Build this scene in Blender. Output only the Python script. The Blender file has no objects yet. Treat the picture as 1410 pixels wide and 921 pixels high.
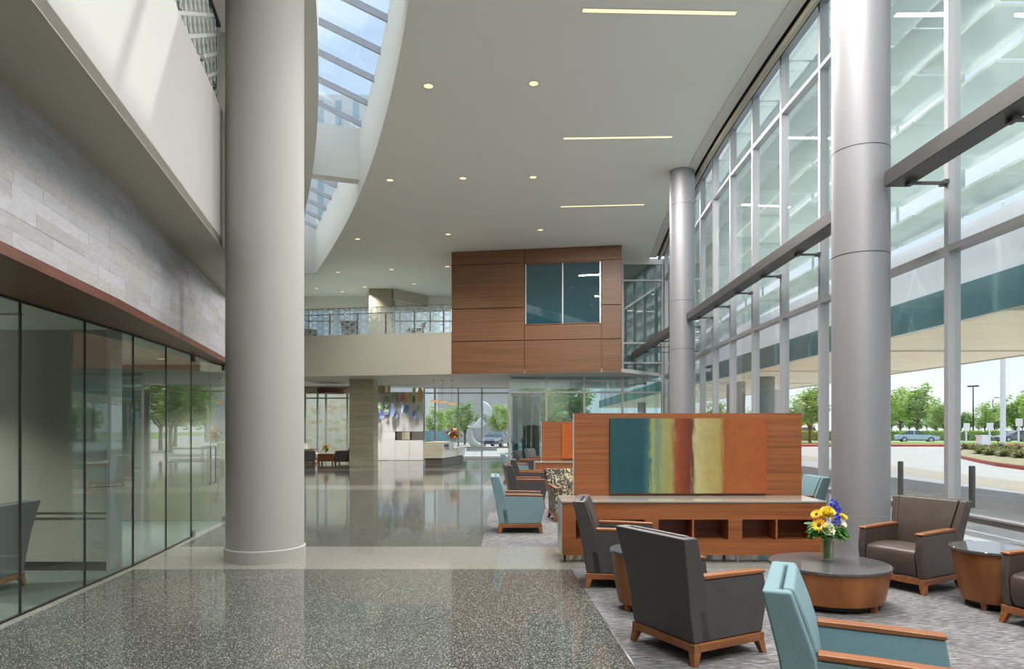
import bpy, math, random
from mathutils import Vector, Matrix
random.seed(7)
sc = bpy.context.scene
COL = sc.collection

# ------------------------------------------------------------------ camera
F, CX, HY, EYE = 940.0, 705.0, 590.5, 1.6        # focal length / principal column / horizon in px of the 1410x921 frame
cam_d = bpy.data.cameras.new('camera'); cam = bpy.data.objects.new('camera', cam_d); COL.objects.link(cam)
cam.location = (0, 0, EYE); cam.rotation_euler = (math.pi/2, 0, 0)
cam_d.sensor_width = 36.0; cam_d.sensor_fit = 'HORIZONTAL'; cam_d.lens = 36.0*F/1410.0
cam_d.shift_y = (HY-460.5)/1410.0; cam_d.clip_end = 1000
sc.camera = cam

# ------------------------------------------------------------------ view, sky, sun
sc.view_settings.view_transform = 'Standard'; sc.view_settings.look = 'None'
sc.view_settings.exposure = 0.3; sc.view_settings.gamma = 1.0; sc.view_settings.use_curve_mapping = False
sc.cycles.max_bounces = 10; sc.cycles.diffuse_bounces = 5; sc.cycles.glossy_bounces = 5
sc.cycles.transparent_max_bounces = 24; sc.cycles.transmission_bounces = 8
sc.cycles.caustics_reflective = False; sc.cycles.caustics_refractive = False
sc.cycles.sample_clamp_indirect = 6.0

def srgb(r, g, b):
    def c(x):
        x /= 255.0
        return x/12.92 if x <= 0.04045 else ((x+0.055)/1.055)**2.4
    return (c(r), c(g), c(b), 1.0)

SKY = 1.2
w = bpy.data.worlds.new('world'); sc.world = w; w.use_nodes = True
nt = w.node_tree; nt.nodes.clear()
out = nt.nodes.new('ShaderNodeOutputWorld'); bg = nt.nodes.new('ShaderNodeBackground')
tc = nt.nodes.new('ShaderNodeTexCoord'); sep = nt.nodes.new('ShaderNodeSeparateXYZ')
ramp = nt.nodes.new('ShaderNodeValToRGB')
nt.links.new(tc.outputs['Generated'], sep.inputs[0]); nt.links.new(sep.outputs['Z'], ramp.inputs[0])
e = ramp.color_ramp.elements
e[0].position = 0.0; e[0].color = srgb(226, 230, 235)
e[1].position = 0.75; e[1].color = srgb(150, 185, 222)
x = e.new(0.25); x.color = srgb(198, 214, 232)
noi = nt.nodes.new('ShaderNodeTexNoise'); noi.inputs['Scale'].default_value = 2.6; noi.inputs['Detail'].default_value = 6
mp = nt.nodes.new('ShaderNodeMapping'); mp.inputs['Scale'].default_value = (1, 1, 3.2)
nt.links.new(tc.outputs['Generated'], mp.inputs[0]); nt.links.new(mp.outputs[0], noi.inputs['Vector'])
cr = nt.nodes.new('ShaderNodeValToRGB'); cr.color_ramp.elements[0].position = 0.42; cr.color_ramp.elements[1].position = 0.66
nt.links.new(noi.outputs['Fac'], cr.inputs[0])
mx = nt.nodes.new('ShaderNodeMix'); mx.data_type = 'RGBA'
nt.links.new(cr.outputs[0], mx.inputs[0]); nt.links.new(ramp.outputs[0], mx.inputs[6]); mx.inputs[7].default_value = srgb(238, 240, 243)
nt.links.new(mx.outputs[2], bg.inputs[0]); bg.inputs[1].default_value = SKY
nt.links.new(bg.outputs[0], out.inputs[0])

SUN_DIR = Vector((0.2, 0.69, 0.94)).normalized()
sd = bpy.data.lights.new('sun', 'SUN'); sd.energy = 4.2; sd.angle = 0.012; sd.color = (1.0, 0.96, 0.9)
so = bpy.data.objects.new('sun', sd); COL.objects.link(so)
so.rotation_euler = SUN_DIR.to_track_quat('Z', 'Y').to_euler(); so.location = (20, 40, 60)
LAMP = 1.75                                         # multiplier for every lamp in the ceiling

# ------------------------------------------------------------------ pixel helpers (directions only; distance from what a thing touches)
def at(u, v, Y): return Vector(((u-CX)/F*Y, Y, EYE+(HY-v)/F*Y))
def gp(u, v, z=0.0):
    Y = (EYE-z)*F/(v-HY); return Vector(((u-CX)/F*Y, Y, z))
def lerp_tab(tab, y):
    if y <= tab[0][0]:
        (a, b), (c, d) = tab[0], tab[1]
    elif y >= tab[-1][0]:
        (a, b), (c, d) = tab[-2], tab[-1]
    else:
        for k in range(len(tab)-1):
            if tab[k][0] <= y <= tab[k+1][0]:
                (a, b), (c, d) = tab[k], tab[k+1]; break
    return b+(d-b)*(y-a)/(c-a)

# ------------------------------------------------------------------ mesh helper
class MB:
    def __init__(s): s.v = []; s.f = []
    def add(s, vs, fs):
        o = len(s.v); s.v += [tuple(p) for p in vs]; s.f += [tuple(i+o for i in f) for f in fs]; return s
    def box(s, x0, x1, y0, y1, z0, z1):
        return s.add([(x0,y0,z0),(x1,y0,z0),(x1,y1,z0),(x0,y1,z0),(x0,y0,z1),(x1,y0,z1),(x1,y1,z1),(x0,y1,z1)],
                     [(0,3,2,1),(4,5,6,7),(0,1,5,4),(1,2,6,5),(2,3,7,6),(3,0,4,7)])
    def hexa(s, p):        # 8 points, bottom ring then top ring
        return s.add(p, [(0,3,2,1),(4,5,6,7),(0,1,5,4),(1,2,6,5),(2,3,7,6),(3,0,4,7)])
    def prism(s, poly, z0, z1):
        n = len(poly)
        vs = [(x, y, z0) for x, y in poly]+[(x, y, z1) for x, y in poly]
        fs = [tuple(range(n-1, -1, -1)), tuple(range(n, 2*n))]+[(i, (i+1) % n, n+(i+1) % n, n+i) for i in range(n)]
        return s.add(vs, fs)
    def prism_y(s, poly, y0, y1):      # poly in x,z extruded along y
        n = len(poly)
        vs = [(x, y0, z) for x, z in poly]+[(x, y1, z) for x, z in poly]
        fs = [tuple(range(n)), tuple(range(2*n-1, n-1, -1))]+[(i, n+i, n+(i+1) % n, (i+1) % n) for i in range(n)]
        return s.add(vs, fs)
    def wall(s, p0, p1, th, z0, z1):   # box along p0->p1, thickness to the left of the direction
        d = Vector((p1[0]-p0[0], p1[1]-p0[1])); n = Vector((-d.y, d.x)).normalized()*th
        q = [(p0[0], p0[1]), (p1[0], p1[1]), (p1[0]+n.x, p1[1]+n.y), (p0[0]+n.x, p0[1]+n.y)]
        return s.hexa([(a, b, z0) for a, b in q]+[(a, b, z1) for a, b in q])
    def lathe(s, prof, n=24, c=(0, 0, 0), sx=1, sy=1):
        vs = []; fs = []; m = len(prof)
        for i in range(n):
            a = 2*math.pi*i/n
            for r, z in prof: vs.append((c[0]+r*math.cos(a)*sx, c[1]+r*math.sin(a)*sy, c[2]+z))
        for i in range(n):
            j = (i+1) % n
            for k in range(m-1): fs.append((i*m+k, j*m+k, j*m+k+1, i*m+k+1))
        if prof[0] == prof[-1]: return s.add(vs, fs)
        if prof[0][0] > 1e-5: fs.append(tuple(i*m for i in range(n-1, -1, -1)))
        if prof[-1][0] > 1e-5: fs.append(tuple(i*m+m-1 for i in range(n)))
        return s.add(vs, fs)
    def tube(s, pts, r, n=8):
        pts = [Vector(p) for p in pts]; vs = []; fs = []
        rs = r if isinstance(r, (list, tuple)) else [r]*len(pts)
        for i, p in enumerate(pts):
            t = (pts[min(i+1, len(pts)-1)]-pts[max(i-1, 0)]).normalized()
            a = Vector((0, 0, 1)) if abs(t.z) < 0.9 else Vector((1, 0, 0))
            b = t.cross(a).normalized(); c = b.cross(t).normalized()
            for k in range(n):
                q = 2*math.pi*k/n; vs.append(p+(b*math.cos(q)+c*math.sin(q))*rs[i])
        for i in range(len(pts)-1):
            for k in range(n):
                l = (k+1) % n; fs.append((i*n+k, i*n+l, (i+1)*n+l, (i+1)*n+k))
        fs.append(tuple(range(n))); fs.append(tuple(range(len(pts)*n-1, (len(pts)-1)*n-1, -1)))
        return s.add(vs, fs)
    def xf(s, M, start=0):
        s.v = s.v[:start]+[tuple(M @ Vector(p)) for p in s.v[start:]]; return s
    def mesh(s, name, mat=None, smooth=False):
        me = bpy.data.meshes.new(name); me.from_pydata(s.v, [], s.f); me.update()
        if mat: me.materials.append(mat)
        if smooth:
            for p in me.polygons: p.use_smooth = True
            me.set_sharp_from_angle(angle=math.radians(smooth if smooth is not True else 40))
        return me
    def build(s, name, mat, parent=None, bevel=0, smooth=False, loc=None, seg=2):
        return link(name, s.mesh(name, mat, smooth), parent, bevel, loc, seg)

def link(name, me, parent=None, bevel=0, loc=None, seg=2, mat=None):
    o = bpy.data.objects.new(name, me); COL.objects.link(o)
    if parent: o.parent = parent
    if loc is not None: o.location = loc
    if bevel:
        m = o.modifiers.new('bevel', 'BEVEL'); m.width = bevel; m.segments = seg; m.limit_method = 'ANGLE'; m.angle_limit = math.radians(35)
        if seg > 1:
            for p in me.polygons: p.use_smooth = True
            m.harden_normals = True
    if mat:
        o.material_slots[0].link = 'OBJECT'; o.material_slots[0].material = mat
    return o
def empty(name, loc=(0, 0, 0), rz=0.0, parent=None):
    o = bpy.data.objects.new(name, None); COL.objects.link(o); o.location = loc; o.rotation_euler = (0, 0, rz)
    o.empty_display_size = 0.1
    if parent: o.parent = parent
    return o
def tag(o, label, cat, group=None):
    o['label'] = label; o['category'] = cat
    if group: o['group'] = group
    return o
def struct(o, label=None):
    o['kind'] = 'structure'
    if label: o['label'] = label
    return o
def copy_tree(o, parent=None):
    c = o.copy(); COL.objects.link(c); c.parent = parent
    for ch in list(o.children): copy_tree(ch, c)
    return c
def centred(mb):
    n = len(mb.v); c = Vector((sum(p[0] for p in mb.v)/n, sum(p[1] for p in mb.v)/n, min(p[2] for p in mb.v)))
    mb.v = [tuple(Vector(p)-c) for p in mb.v]; return c

# ------------------------------------------------------------------ materials
MATS = {}
def new_mat(name):
    m = bpy.data.materials.new(name); m.use_nodes = True; MATS[name] = m
    t = m.node_tree; b = t.nodes['Principled BSDF']; return m, t, b
def N(t, kind, **kw):
    n = t.nodes.new(kind)
    for k, v in kw.items():
        if k in n.inputs: n.inputs[k].default_value = v
        else: setattr(n, k, v)
    return n
def coords(t, scale=(1, 1, 1), rot=(0, 0, 0), space='Object'):
    c = t.nodes.new('ShaderNodeTexCoord'); m = t.nodes.new('ShaderNodeMapping')
    m.inputs['Scale'].default_value = scale; m.inputs['Rotation'].default_value = rot
    t.links.new(c.outputs[space], m.inputs[0]); return m.outputs[0]
def wcoords(t, scale=(1, 1, 1), rot=(0, 0, 0)):
    g = t.nodes.new('ShaderNodeNewGeometry'); m = t.nodes.new('ShaderNodeMapping')
    m.inputs['Scale'].default_value = scale; m.inputs['Rotation'].default_value = rot
    t.links.new(g.outputs['Position'], m.inputs[0]); return m.outputs[0]
def cramp(t, fac, stops):
    r = t.nodes.new('ShaderNodeValToRGB'); el = r.color_ramp.elements
    el[0].position, el[0].color = stops[0]; el[1].position, el[1].color = stops[-1]
    for p, c in stops[1:-1]:
        k = el.new(p); k.color = c
    t.links.new(fac, r.inputs[0]); return r.outputs[0]
def plain(name, c, rough=0.6, metal=0.0, var=0.06, scale=6.0, bump=0.0, bscale=200.0, spec=0.5):
    m, t, b = new_mat(name)
    vec = wcoords(t)
    n = N(t, 'ShaderNodeTexNoise', Scale=scale, Detail=4.0); t.links.new(vec, n.inputs['Vector'])
    d = tuple(max(0, x*(1-var)) for x in c[:3])+(1,); l = tuple(min(1, x*(1+var)) for x in c[:3])+(1,)
    t.links.new(cramp(t, n.outputs['Fac'], [(0.3, d), (0.7, l)]), b.inputs['Base Color'])
    b.inputs['Roughness'].default_value = rough; b.inputs['Metallic'].default_value = metal
    b.inputs['Specular IOR Level'].default_value = spec
    if bump:
        n2 = N(t, 'ShaderNodeTexNoise', Scale=bscale, Detail=3.0); t.links.new(vec, n2.inputs['Vector'])
        bp = N(t, 'ShaderNodeBump', Strength=bump, Distance=0.01); t.links.new(n2.outputs['Fac'], bp.inputs['Height'])
        t.links.new(bp.outputs[0], b.inputs['Normal'])
    return m
def wood(name, c1, c2, scale=(1.0, 22, 22), rough=0.38, fine=1.0):
    m, t, b = new_mat(name)
    vec = coords(t, scale)
    n = N(t, 'ShaderNodeTexNoise', Scale=1.0*fine, Detail=8.0, Roughness=0.62, Distortion=0.3); t.links.new(vec, n.inputs['Vector'])
    t.links.new(cramp(t, n.outputs['Fac'], [(0.32, c1), (0.5, tuple((p+q)/2 for p, q in zip(c1, c2))), (0.7, c2)]), b.inputs['Base Color'])
    b.inputs['Roughness'].default_value = rough
    bp = N(t, 'ShaderNodeBump', Strength=0.05, Distance=0.002); t.links.new(n.outputs['Fac'], bp.inputs['Height'])
    t.links.new(bp.outputs[0], b.inputs['Normal'])
    return m
def glass(name, tint=(0.93, 0.96, 0.95, 1), f0=0.04, rough=0.0):
    m = bpy.data.materials.new(name); m.use_nodes = True; t = m.node_tree; t.nodes.clear(); MATS[name] = m
    o = t.nodes.new('ShaderNodeOutputMaterial'); tr = N(t, 'ShaderNodeBsdfTransparent', Color=tint)
    gl = N(t, 'ShaderNodeBsdfGlossy', Roughness=rough); gl.inputs['Color'].default_value = (0.95, 0.97, 0.97, 1)
    lw = N(t, 'ShaderNodeLayerWeight', Blend=0.5)
    p = N(t, 'ShaderNodeMath', operation='POWER'); p.inputs[1].default_value = 5.0
    ma = N(t, 'ShaderNodeMath', operation='MULTIPLY_ADD'); ma.inputs[1].default_value = 1-f0; ma.inputs[2].default_value = f0
    mxs = t.nodes.new('ShaderNodeMixShader')
    t.links.new(lw.outputs['Facing'], p.inputs[0]); t.links.new(p.outputs[0], ma.inputs[0]); t.links.new(ma.outputs[0], mxs.inputs[0])
    t.links.new(tr.outputs[0], mxs.inputs[1]); t.links.new(gl.outputs[0], mxs.inputs[2]); t.links.new(mxs.outputs[0], o.inputs[0])
    return m
def emit(name, c, s):
    m, t, b = new_mat(name)
    b.inputs['Base Color'].default_value = c; b.inputs['Emission Color'].default_value = c; b.inputs['Emission Strength'].default_value = s
    return m

M_ceil = plain('ceiling_paint', srgb(240, 239, 234), 0.75, var=0.01, scale=0.5)
M_white = plain('white_paint', srgb(216, 214, 208), 0.65, var=0.012, scale=0.7)
M_band = plain('warm_white_paint', srgb(180, 175, 160), 0.6, var=0.012, scale=0.7)
M_balc = plain('balcony_front_paint', srgb(168, 166, 162), 0.65, var=0.012, scale=0.7)
M_taupe = plain('taupe_wall_paint', srgb(156, 155, 142), 0.7, var=0.02)
M_colpaint = plain('column_paint', srgb(160, 158, 153), 0.62, var=0.01, scale=0.6)
M_alum = plain('brushed_aluminium', srgb(186, 186, 190), 0.42, metal=0.5, var=0.03, scale=3)
M_colmet = plain('aluminium_column_cladding', srgb(150, 150, 154), 0.52, metal=0.4, var=0.015, scale=1.2)
M_beam = plain('grey_steel', srgb(100, 98, 98), 0.42, metal=0.6, var=0.03)
M_dark = plain('dark_metal', srgb(40, 40, 42), 0.4, metal=0.6)
M_steel = plain('stainless_steel', srgb(170, 170, 172), 0.25, metal=0.95)
M_glassclear = glass('facade_glass', (0.95, 0.975, 0.97, 1), 0.018)
M_glassleft = glass('partition_glass', (0.86, 0.90, 0.88, 1), 0.07)
M_glassback = glass('back_glass', (0.92, 0.96, 0.96, 1), 0.03)
M_glasssky = glass('skylight_glass', (0.92, 0.95, 0.96, 1), 0.02)
M_glassgreen = glass('green_storefront_glass', (0.62, 0.74, 0.74, 1), 0.10)
M_glassvase = glass('vase_glass', (0.96, 0.98, 0.97, 1), 0.06)
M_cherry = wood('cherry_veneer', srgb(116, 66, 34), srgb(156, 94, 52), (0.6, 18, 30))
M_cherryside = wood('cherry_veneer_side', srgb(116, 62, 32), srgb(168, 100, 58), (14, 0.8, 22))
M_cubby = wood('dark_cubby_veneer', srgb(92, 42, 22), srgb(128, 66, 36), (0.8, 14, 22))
M_walnut = wood('walnut_panel', srgb(96, 64, 40), srgb(126, 87, 58), (0.25, 12, 17), 0.42)
M_soffitwood = wood('soffit_wood', srgb(84, 54, 38), srgb(122, 78, 54), (9, 0.35, 9), 0.35)
M_fascwood = wood('fascia_wood', srgb(82, 42, 28), srgb(112, 62, 42), (12, 0.4, 16), 0.35)
M_chairwood = wood('chair_wood', srgb(112, 66, 34), srgb(152, 96, 54), (2, 26, 26), 0.35)
M_drum = wood('drum_table_wood', srgb(118, 68, 28), srgb(160, 100, 52), (5, 5, 1.2), 0.4, fine=0.8)
M_leather = plain('charcoal_leather', srgb(66, 62, 63), 0.42, var=0.1, scale=9, bump=0.08, bscale=260)
M_brownleather = plain('brown_leather', srgb(74, 64, 58), 0.4, var=0.1, scale=9, bump=0.08, bscale=260)
M_teal = plain('teal_fabric', srgb(110, 138, 145), 0.9, var=0.07, scale=90, bump=0.25, bscale=500)
M_greyfab = plain('grey_fabric', srgb(96, 98, 100), 0.9, var=0.08, scale=60, bump=0.2, bscale=400)
M_sage = plain('sage_vinyl', srgb(110, 110, 98), 0.5, var=0.05)
M_whitefab = plain('white_fabric', srgb(200, 198, 190), 0.9, var=0.04)
M_teallight = plain('pale_glass_top', srgb(176, 200, 196), 0.12, var=0.03)
M_consoletop = plain('console_stone_top', srgb(150, 148, 138), 0.1, var=0.05)
M_edge = plain('pale_edge_strip', srgb(190, 190, 190), 0.35, metal=0.5)
M_ground = plain('concrete_paving', srgb(170, 168, 163), 0.9, var=0.05, scale=0.8)
M_sidewalk = plain('tan_concrete', srgb(160, 152, 138), 0.9, var=0.06, scale=1.5)
M_asphalt = plain('asphalt', srgb(160, 160, 166), 0.92, var=0.1, scale=3.0)
M_redcurb = plain('red_curb_paint', srgb(170, 70, 62), 0.8, var=0.08)
M_grass = plain('lawn', srgb(110, 150, 50), 0.95, var=0.25, scale=2.0)
M_mulch = plain('mulch_bed', srgb(150, 140, 106), 0.95, var=0.3, scale=5.0)
M_trunk = plain('bark', srgb(96, 82, 70), 0.9, var=0.2, scale=8)
M_tealpanel = plain('teal_glass_panel', srgb(126, 166, 178), 0.08, var=0.03)
M_whitepanel = plain('white_gloss_paint', srgb(240, 240, 243), 0.45, var=0.01)
def translucent(name, c, fac):
    m = bpy.data.materials.new(name); m.use_nodes = True; t = m.node_tree; MATS[name] = m
    b = t.nodes['Principled BSDF']; o = t.nodes['Material Output']; b.inputs['Roughness'].default_value = 0.5
    vec = wcoords(t); n = N(t, 'ShaderNodeTexNoise', Scale=1.5, Detail=2.0); t.links.new(vec, n.inputs['Vector'])
    col = cramp(t, n.outputs['Fac'], [(0.3, tuple(x*0.96 for x in c[:3])+(1,)), (0.7, c)])
    tr = t.nodes.new('ShaderNodeBsdfTranslucent'); ms = t.nodes.new('ShaderNodeMixShader'); ms.inputs[0].default_value = fac
    t.links.new(col, b.inputs['Base Color']); t.links.new(col, tr.inputs['Color']); t.links.new(b.outputs[0], ms.inputs[1]); t.links.new(tr.outputs[0], ms.inputs[2]); t.links.new(ms.outputs[0], o.inputs[0])
    return m
M_blade = translucent('translucent_louver_blade', srgb(234, 240, 238), 0.6)
M_soffit = translucent('cream_translucent_soffit', srgb(246, 238, 222), 0.42); M_canopyw = translucent('white_translucent_panel', srgb(246, 246, 250), 0.55)
M_pole = plain('white_pole', srgb(230, 232, 236), 0.4)
M_marble = plain('white_backpainted_glass', srgb(226, 224, 222), 0.08, var=0.05, scale=1.2)
M_travertine = wood('striated_stone', srgb(146, 138, 116), srgb(176, 168, 146), (0.5, 0.5, 12), 0.5)
M_desk = wood('desk_travertine', srgb(178, 170, 146), srgb(202, 194, 172), (0.8, 0.8, 9), 0.4)
M_deskbase = plain('desk_base_dark', srgb(92, 90, 80), 0.4)
M_tower = plain('tower_cladding', srgb(206, 210, 210), 0.5, var=0.05)
M_brick = plain('grey_far_building', srgb(188, 186, 186), 0.8, var=0.05)
M_windowdark = plain('dark_window', srgb(70, 82, 92), 0.1)
M_black = plain('black_rubber', srgb(26, 26, 28), 0.7)
M_amber = plain('amber_shade', srgb(236, 186, 120), 0.5, var=0.1); _b = M_amber.node_tree.nodes['Principled BSDF']; _b.inputs['Emission Color'].default_value = srgb(240, 180, 100); _b.inputs['Emission Strength'].default_value = 0.5

def m_terrazzo(name, base, chip, dark):
    m, t, b = new_mat(name); vec = wcoords(t)
    v1 = N(t, 'ShaderNodeTexVoronoi', Scale=95.0); v2 = N(t, 'ShaderNodeTexVoronoi', Scale=190.0)
    t.links.new(vec, v1.inputs['Vector']); t.links.new(vec, v2.inputs['Vector'])
    def bw(sock):
        s_ = t.nodes.new('ShaderNodeSeparateColor'); t.links.new(sock, s_.inputs[0]); return s_.outputs[0]
    def thr(sock, lo, hi):
        r_ = N(t, 'ShaderNodeMapRange'); r_.inputs['From Min'].default_value = lo; r_.inputs['From Max'].default_value = hi; t.links.new(sock, r_.inputs['Value']); return r_.outputs[0]
    bg_ = cramp(t, bw(v2.outputs['Color']), [(0.0, dark), (0.5, base), (0.86, base), (0.88, tuple((p*1.4+q*0.6)/2 for p, q in zip(base, chip)))])
    mm = N(t, 'ShaderNodeMix', data_type='RGBA'); ml = N(t, 'ShaderNodeMath', operation='MULTIPLY'); t.links.new(thr(bw(v1.outputs['Color']), 0.66, 0.7), ml.inputs[0]); t.links.new(thr(v1.outputs['Distance'], 0.42, 0.34), ml.inputs[1]); t.links.new(ml.outputs[0], mm.inputs[0])
    t.links.new(bg_, mm.inputs[6]); mm.inputs[7].default_value = chip
    t.links.new(mm.outputs[2], b.inputs['Base Color'])
    b.inputs['Roughness'].default_value = 0.075; b.inputs['Specular IOR Level'].default_value = 0.5
    n = N(t, 'ShaderNodeTexNoise', Scale=1.3, Detail=2.0); t.links.new(vec, n.inputs['Vector'])
    bp = N(t, 'ShaderNodeBump', Strength=0.05, Distance=0.02); t.links.new(n.outputs['Fac'], bp.inputs['Height'])
    t.links.new(bp.outputs[0], b.inputs['Normal'])
    return m
M_terr = m_terrazzo('dark_terrazzo', srgb(72, 75, 71), srgb(182, 183, 176), srgb(62, 64, 61))
M_terrl = m_terrazzo('pale_terrazzo', srgb(136, 135, 127), srgb(166, 164, 157), srgb(112, 110, 105))

def m_carpet():
    m, t, b = new_mat('streaked_carpet')
    vec = wcoords(t, (6, 44, 1), (0, 0, 0.42))
    n = N(t, 'ShaderNodeTexNoise', Scale=1.6, Detail=6.0, Roughness=0.7); t.links.new(vec, n.inputs['Vector'])
    v2 = wcoords(t, (0.7, 1.6, 1), (0, 0, 0.5)); n2 = N(t, 'ShaderNodeTexNoise', Scale=1.0, Detail=2.0); t.links.new(v2, n2.inputs['Vector'])
    ad = N(t, 'ShaderNodeMath', operation='MULTIPLY_ADD'); ad.inputs[1].default_value = 0.16; t.links.new(n2.outputs['Fac'], ad.inputs[0]); t.links.new(n.outputs['Fac'], ad.inputs[2])
    t.links.new(cramp(t, ad.outputs[0], [(0.40, srgb(56, 55, 56)), (0.58, srgb(104, 103, 105)), (0.76, srgb(168, 167, 167))]), b.inputs['Base Color'])
    b.inputs['Roughness'].default_value = 1.0; b.inputs['Specular IOR Level'].default_value = 0.1
    bp = N(t, 'ShaderNodeBump', Strength=0.4, Distance=0.01); t.links.new(n.outputs['Fac'], bp.inputs['Height']); t.links.new(bp.outputs[0], b.inputs['Normal'])
    return m
M_carpet = m_carpet()
M_carpetg = plain('green_grey_carpet', srgb(96, 104, 98), 1.0, var=0.15, scale=30)

def m_granite():
    m, t, b = new_mat('dark_granite'); vec = wcoords(t)
    n = N(t, 'ShaderNodeTexNoise', Scale=140.0, Detail=4.0, Roughness=0.8); t.links.new(vec, n.inputs['Vector'])
    t.links.new(cramp(t, n.outputs['Fac'], [(0.35, srgb(44, 44, 46)), (0.55, srgb(86, 86, 88)), (0.72, srgb(150, 150, 150))]), b.inputs['Base Color'])
    b.inputs['Roughness'].default_value = 0.08; return m
M_granite = m_granite()

def m_stone(k, c):
    m, t, b = new_mat('grey_stone_%d' % k); vec = wcoords(t, (6, 6, 22))
    n = N(t, 'ShaderNodeTexNoise', Scale=1.5, Detail=8.0, Roughness=0.7); t.links.new(vec, n.inputs['Vector'])
    d = tuple(x*0.86 for x in c[:3])+(1,); l = tuple(min(1, x*1.1) for x in c[:3])+(1,)
    t.links.new(cramp(t, n.outputs['Fac'], [(0.32, d), (0.68, l)]), b.inputs['Base Color'])
    b.inputs['Roughness'].default_value = 0.6
    bp = N(t, 'ShaderNodeBump', Strength=0.15, Distance=0.004); t.links.new(n.outputs['Fac'], bp.inputs['Height']); t.links.new(bp.outputs[0], b.inputs['Normal'])
    return m
M_stones = [m_stone(k, c) for k, c in enumerate([srgb(168, 167, 171), srgb(163, 162, 166), srgb(172, 171, 176), srgb(158, 156, 158), srgb(164, 161, 160)])]
def m_fieldstone():
    m, t, b = new_mat('field_stone'); vec = wcoords(t, (1, 1, 1.6))
    v = N(t, 'ShaderNodeTexVoronoi', Scale=2.6); t.links.new(vec, v.inputs['Vector'])
    s_ = t.nodes.new('ShaderNodeSeparateColor'); t.links.new(v.outputs['Color'], s_.inputs[0])
    t.links.new(cramp(t, s_.outputs[0], [(0.0, srgb(226, 206, 164)), (0.5, srgb(246, 236, 208)), (1.0, srgb(234, 226, 206))]), b.inputs['Base Color'])
    b.inputs['Roughness'].default_value = 0.85; return m
M_field = m_fieldstone()

def m_art(name, stops, freq=26):
    m, t, b = new_mat(name)
    g = t.nodes.new('ShaderNodeTexCoord'); s_ = t.nodes.new('ShaderNodeSeparateXYZ'); t.links.new(g.outputs['Generated'], s_.inputs[0])
    mpn = t.nodes.new('ShaderNodeMapping'); mpn.inputs['Scale'].default_value = (freq, 1, 2.2); t.links.new(g.outputs['Generated'], mpn.inputs[0])
    n = N(t, 'ShaderNodeTexNoise', Scale=1.4, Detail=8.0, Roughness=0.7); t.links.new(mpn.outputs[0], n.inputs['Vector'])
    ma = N(t, 'ShaderNodeMath', operation='MULTIPLY_ADD'); ma.inputs[1].default_value = 0.10; t.links.new(n.outputs['Fac'], ma.inputs[0])
    sb = N(t, 'ShaderNodeMath', operation='SUBTRACT'); sb.inputs[1].default_value = 0.05; t.links.new(s_.outputs[0], ma.inputs[2]); t.links.new(ma.outputs[0], sb.inputs[0])
    col = cramp(t, sb.outputs[0], stops)
    n2 = N(t, 'ShaderNodeTexNoise', Scale=3.0, Detail=9.0, Roughness=0.75); mp2 = t.nodes.new('ShaderNodeMapping'); mp2.inputs['Scale'].default_value = (5, 1, 1.6)
    t.links.new(g.outputs['Generated'], mp2.inputs[0]); t.links.new(mp2.outputs[0], n2.inputs['Vector'])
    mul = N(t, 'ShaderNodeMix', data_type='RGBA', blend_type='MULTIPLY'); mul.inputs[0].default_value = 0.55
    t.links.new(col, mul.inputs[6]); t.links.new(cramp(t, n2.outputs['Fac'], [(0.3, (0.5, 0.5, 0.45, 1)), (0.65, (1, 1, 1, 1))]), mul.inputs[7])
    t.links.new(mul.outputs[2], b.inputs['Base Color']); b.inputs['Roughness'].default_value = 0.35
    return m
M_art1 = m_art('striped_canvas', [(0.0, srgb(20, 76, 84)), (0.2, srgb(16, 72, 84)), (0.245, srgb(46, 96, 100)), (0.27, srgb(150, 158, 96)), (0.3, srgb(100, 130, 112)),
    (0.34, srgb(152, 152, 98)), (0.39, srgb(150, 144, 84)), (0.42, srgb(140, 70, 34)), (0.5, srgb(112, 44, 24)), (0.52, srgb(96, 50, 36)), (0.545, srgb(180, 174, 126)),
    (0.62, srgb(172, 158, 104)), (0.70, srgb(166, 150, 88)), (0.73, srgb(152, 84, 36)), (0.85, srgb(158, 88, 40)), (1.0, srgb(160, 80, 42))])
M_art2 = m_art('orange_canvas', [(0.0, srgb(176, 88, 34)), (0.5, srgb(172, 84, 34)), (1.0, srgb(180, 90, 40))])

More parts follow.
